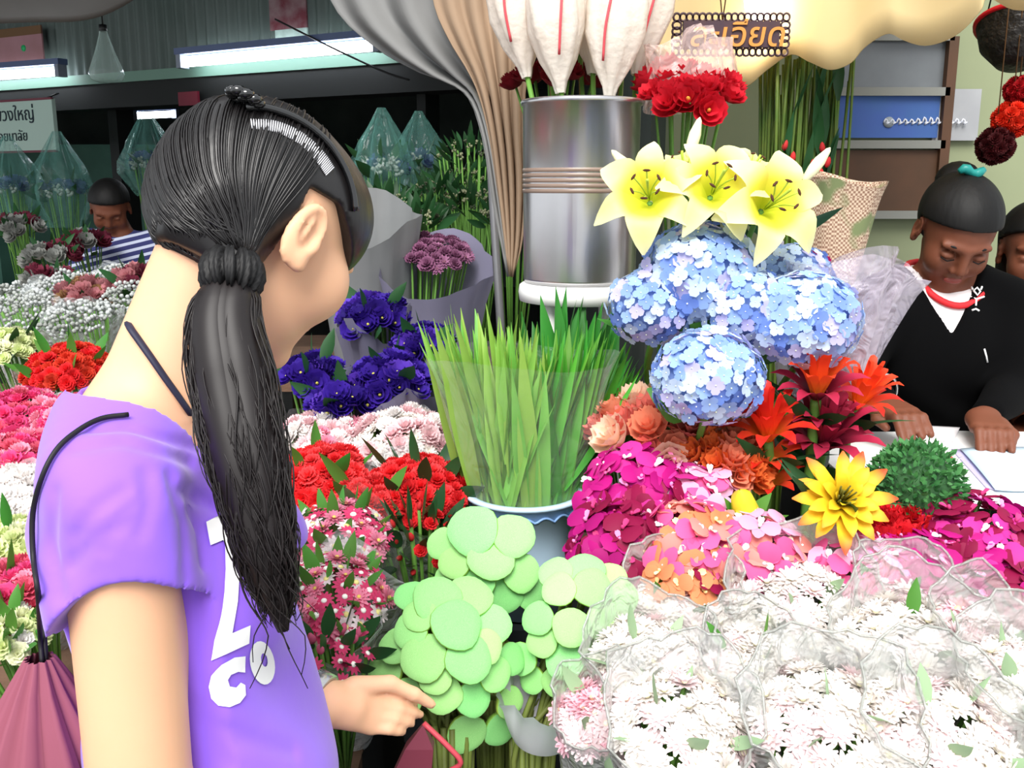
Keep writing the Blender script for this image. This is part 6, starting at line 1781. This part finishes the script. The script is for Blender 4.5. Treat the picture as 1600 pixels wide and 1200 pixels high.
for dx in (-.02, .02):
    link('string', MB().tube([Vector((cs.x - .02, cs.y, cs.z + sh_ * .3)), Vector((cs.x - .02 + dx * 2.2, cs.y + .02, 2.18))], .0016, 5).mesh('string', mat('brown_string', '#5a3c1c', .7)), sg)

# ------------------------------------------------------------------ things around the seller's wall
bnr = thing('banner', 'blue printed banner with a band of white script behind the window frame', 'banner', wallp(1405, 185))
a, b = wallp(1308, 148), wallp(1458, 216)
link('cloth', MB().box(((a.x + b.x) / 2, wy - .03, (a.z + b.z) / 2), (b.x - a.x, .008, a.z - b.z)).mesh('cloth', mat('blue_print', '#3f5fa8', .6, noise=.6, nscale=6, color2='#3a6a96'), False), bnr)
a, b = wallp(1459, 140), wallp(1522, 220)
link('grey_panel', MB().box(((a.x + b.x) / 2, wy - .02, (a.z + b.z) / 2), (b.x - a.x, .008, a.z - b.z)).mesh('grey_panel', mat('grey_print', '#9a9ca0', .6, noise=.4, nscale=8, color2='#b4b6b8'), False), bnr)
mb = MB(); rq = random.Random(4)
for i in range(13):
    x = 1375 + i * 10; h_ = rq.uniform(5, 9)
    pts = [wallp(x, 193), wallp(x + 3, 193 - h_), wallp(x + 6, 193 - h_ * .3), wallp(x + 3, 193 + 2), wallp(x + 9, 192)]
    mb.tube(bez([Vector((p.x, wy - .037, p.z)) for p in pts], 9), .0035, 4)
link('script', mb.mesh('script', mat('banner_white', '#d8dce8', .6)), bnr, label='white script lettering')
link('logo_disc', MB().lathe([(.001, .004), (.02, .004), (.02, 0)], 16, M=Matrix.Translation(Vector((wallp(1383, 192).x, wy - .034, wallp(1383, 192).z))) @ Matrix.Rotation(PI / 2, 4, 'X')).mesh('logo_disc', mat('disc_grey', '#9098a0', .6)), bnr)
# bunch of long stems
sp0 = W(1250, 300, 2.35)
t = thing('stem_bunch', 'tall bundle of long green stems with small red tips under the valance', 'foliage', (sp0.x, sp0.y, 0))
mb = MB(); rq = random.Random(8); tips = []
for i in range(90):
    ox, oy = rq.uniform(-.088, .088), rq.uniform(-.05, .05)
    tp = Vector((sp0.x + ox * 1.05 + rq.uniform(-.01, .01), sp0.y + oy, rq.uniform(1.66, 1.82)))
    mb.tube(bez([Vector((sp0.x + ox * .55, sp0.y + oy * .6, .12)), Vector((sp0.x + ox * .8, sp0.y + oy, .9)), Vector((sp0.x + ox * .95 + rq.uniform(-.012, .012), sp0.y + oy, 1.4)), tp], 8), rq.uniform(.0028, .0048), 5)
link('stems', mb.mesh('stems', mat('long_stem', '#4a6a26', .5, noise=.6, nscale=20, color2='#6f7a30')), t, kind='stuff')
lm = leaf_mesh(M_leafd, .09, .3, .1)
for i in range(16):
    p = Vector((sp0.x + rq.uniform(-.08, .08), sp0.y - .05, rq.uniform(1.3, 1.65))); link('leaf', lm, t, frame((rq.uniform(-.3, .3), -.1, 1), rq.uniform(-.5, .5), p, rq.uniform(.10, .2)))
rb = head('bud', 'redbud', '#e03a3c')
for (px, py) in ((1225, 232), (1238, 250), (1205, 258), (1285, 235), (1292, 258), (1283, 275), (1296, 290), (1270, 262), (1215, 275)):
    link('red_tip', rb, t, frame((rq.uniform(-.3, .3), -.2, 1), 0, W(px, py, 2.27), .016))
bucket('stem_bucket', 'dark bucket on the floor holding the tall green stems', (sp0.x, sp0.y, 0), .10, .13, .34, mat('dark_green_bucket', '#22302a', .5))
# newspaper-like woven cone
m = mat('woven_paper', '#b49a84', .8)
nt = m.node_tree; N = nt.nodes; L = nt.links
tcn = N.new('ShaderNodeTexCoord'); bt_ = N.new('ShaderNodeTexChecker'); bt_.inputs['Scale'].default_value = 230.0
bt_.inputs['Color1'].default_value = lin('#c8b29a'); bt_.inputs['Color2'].default_value = lin('#8a6a58')
nz = N.new('ShaderNodeTexNoise'); nz.inputs['Scale'].default_value = 14; mx = N.new('ShaderNodeMix'); mx.data_type = 'RGBA'; mx.inputs['B'].default_value = lin('#6f7a52')
mr = N.new('ShaderNodeMapRange'); mr.inputs[1].default_value = .52; mr.inputs[2].default_value = .6
L.new(tcn.outputs['Object'], bt_.inputs['Vector']); L.new(tcn.outputs['Object'], nz.inputs['Vector']); L.new(nz.outputs['Fac'], mr.inputs[0]); L.new(mr.outputs[0], mx.inputs['Factor']); L.new(bt_.outputs['Color'], mx.inputs['A']); L.new(mx.outputs['Result'], N['Principled BSDF'].inputs['Base Color'])
t = bunch('wrapped_cone', 'woven-patterned paper cone with pink blooms right of the lilies', 'flowers', W(1308, 345, 1.92), .05, [head('rose', 'fuchsiarose', '#c82a80'), head('sprig', 'fillerpale', '#a8ac8a')], 10, .02, axis=(.12, .05, 1), stem=.40, flat=.4)
link('cone_wrapper', wrap_mesh(W(1290, 480, 1.92), (.10, .04, 1), .24, .035, .075, m, 31, wav=.05, back=.1, name='cone_wrapper'), t)
for (px, py) in ((1272, 405), (1284, 412), (1262, 412)):
    link('flower', head('rose', 'fuchsiarose', '#c82a80'), t, frame((-.2, -1, .3), 0, W(px, py, 1.86), .016))
ve = thing('flower_vase', 'dark metal vase behind the hydrangeas holding the woven cone', 'vase', (W(1280, 500, 1.9).x, W(1280, 500, 1.9).y + .02, .74))
vx, vy = W(1280, 500, 1.9).x, W(1280, 500, 1.9).y + .02
link('vase_body', MB().lathe([(.001, .001), (.05, 0), (.05, .02), (.04, .25), (.055, .42), (.048, .42), (.034, .25), (.001, .02)], 24, M=Matrix.Translation((vx, vy, .74))).mesh('vase_body', mat('dark_metal_vase', '#3a3a3c', .4, metal=.6)), ve)
# hanging basket with red rim, red flower balls
pb_ = W(1590, 55, 2.15)
t = thing('hanging_basket', 'black woven bowl with a red rim hanging at the top right corner', 'basket', pb_ - Vector((0, 0, .06)))
Mx = Matrix.Translation(pb_) @ Matrix.Rotation(.22, 4, 'Y') @ Matrix.Rotation(-.35, 4, 'X')
link('bowl', MB().lathe([(.001, -.075), (.04, -.07), (.075, -.03), (.088, .02), (.090, .022), (.08, .015), (.066, -.03), (.001, -.065)], 36, M=Mx).mesh('bowl', mat('black_weave', '#1b1714', .5, bump=.8, bscale=60)), t)
link('rim', MB().tube([Mx @ Vector((.089 * math.cos(a), .089 * math.sin(a), .022)) for a in [2 * PI * k / 40 for k in range(40)]], .006, 7, closed=True).mesh('rim', mat('red_lacquer', '#c01824', .3)), t)
for k in range(3):
    a = k * 2.09; link('hanger', MB().tube([Mx @ Vector((.088 * math.cos(a), .088 * math.sin(a), .02)), pb_ + Vector((0, 0, .50))], .002, 4).mesh('hanger', MATS['black_plastic']), t)
for i, (px, py, r, col, w_) in enumerate(((1592, 142, 24, 'garlandred', 'topmost, just under the red-rimmed bowl'), (1580, 188, 30, 'garlandscarlet', 'brightest, above the dark one'), (1555, 228, 30, 'garlandmaroon', 'dark maroon, above the seller\'s hair'))):
    c = W(px, py, 2.12); R_ = r * 2.12 / FPX
    t = thing('flower_ball', 'hanging ball of red blooms, %s' % w_, 'flower', c, 'hanging flower balls')
    hm = head('carnation', col, {'garlandred': '#a8141c', 'garlandscarlet': '#e0341c', 'garlandmaroon': '#4a1418'}[col])
    for dd in cap_dirs(26, 3.1): link('flower', hm, t, frame(dd, 0, c + Vector(dd) * R_ * .72, R_ * .36))
    link('string', MB().tube([c, Vector((c.x, c.y, 2.2))], .0015, 4).mesh('string', MATS['brown_string']), t)
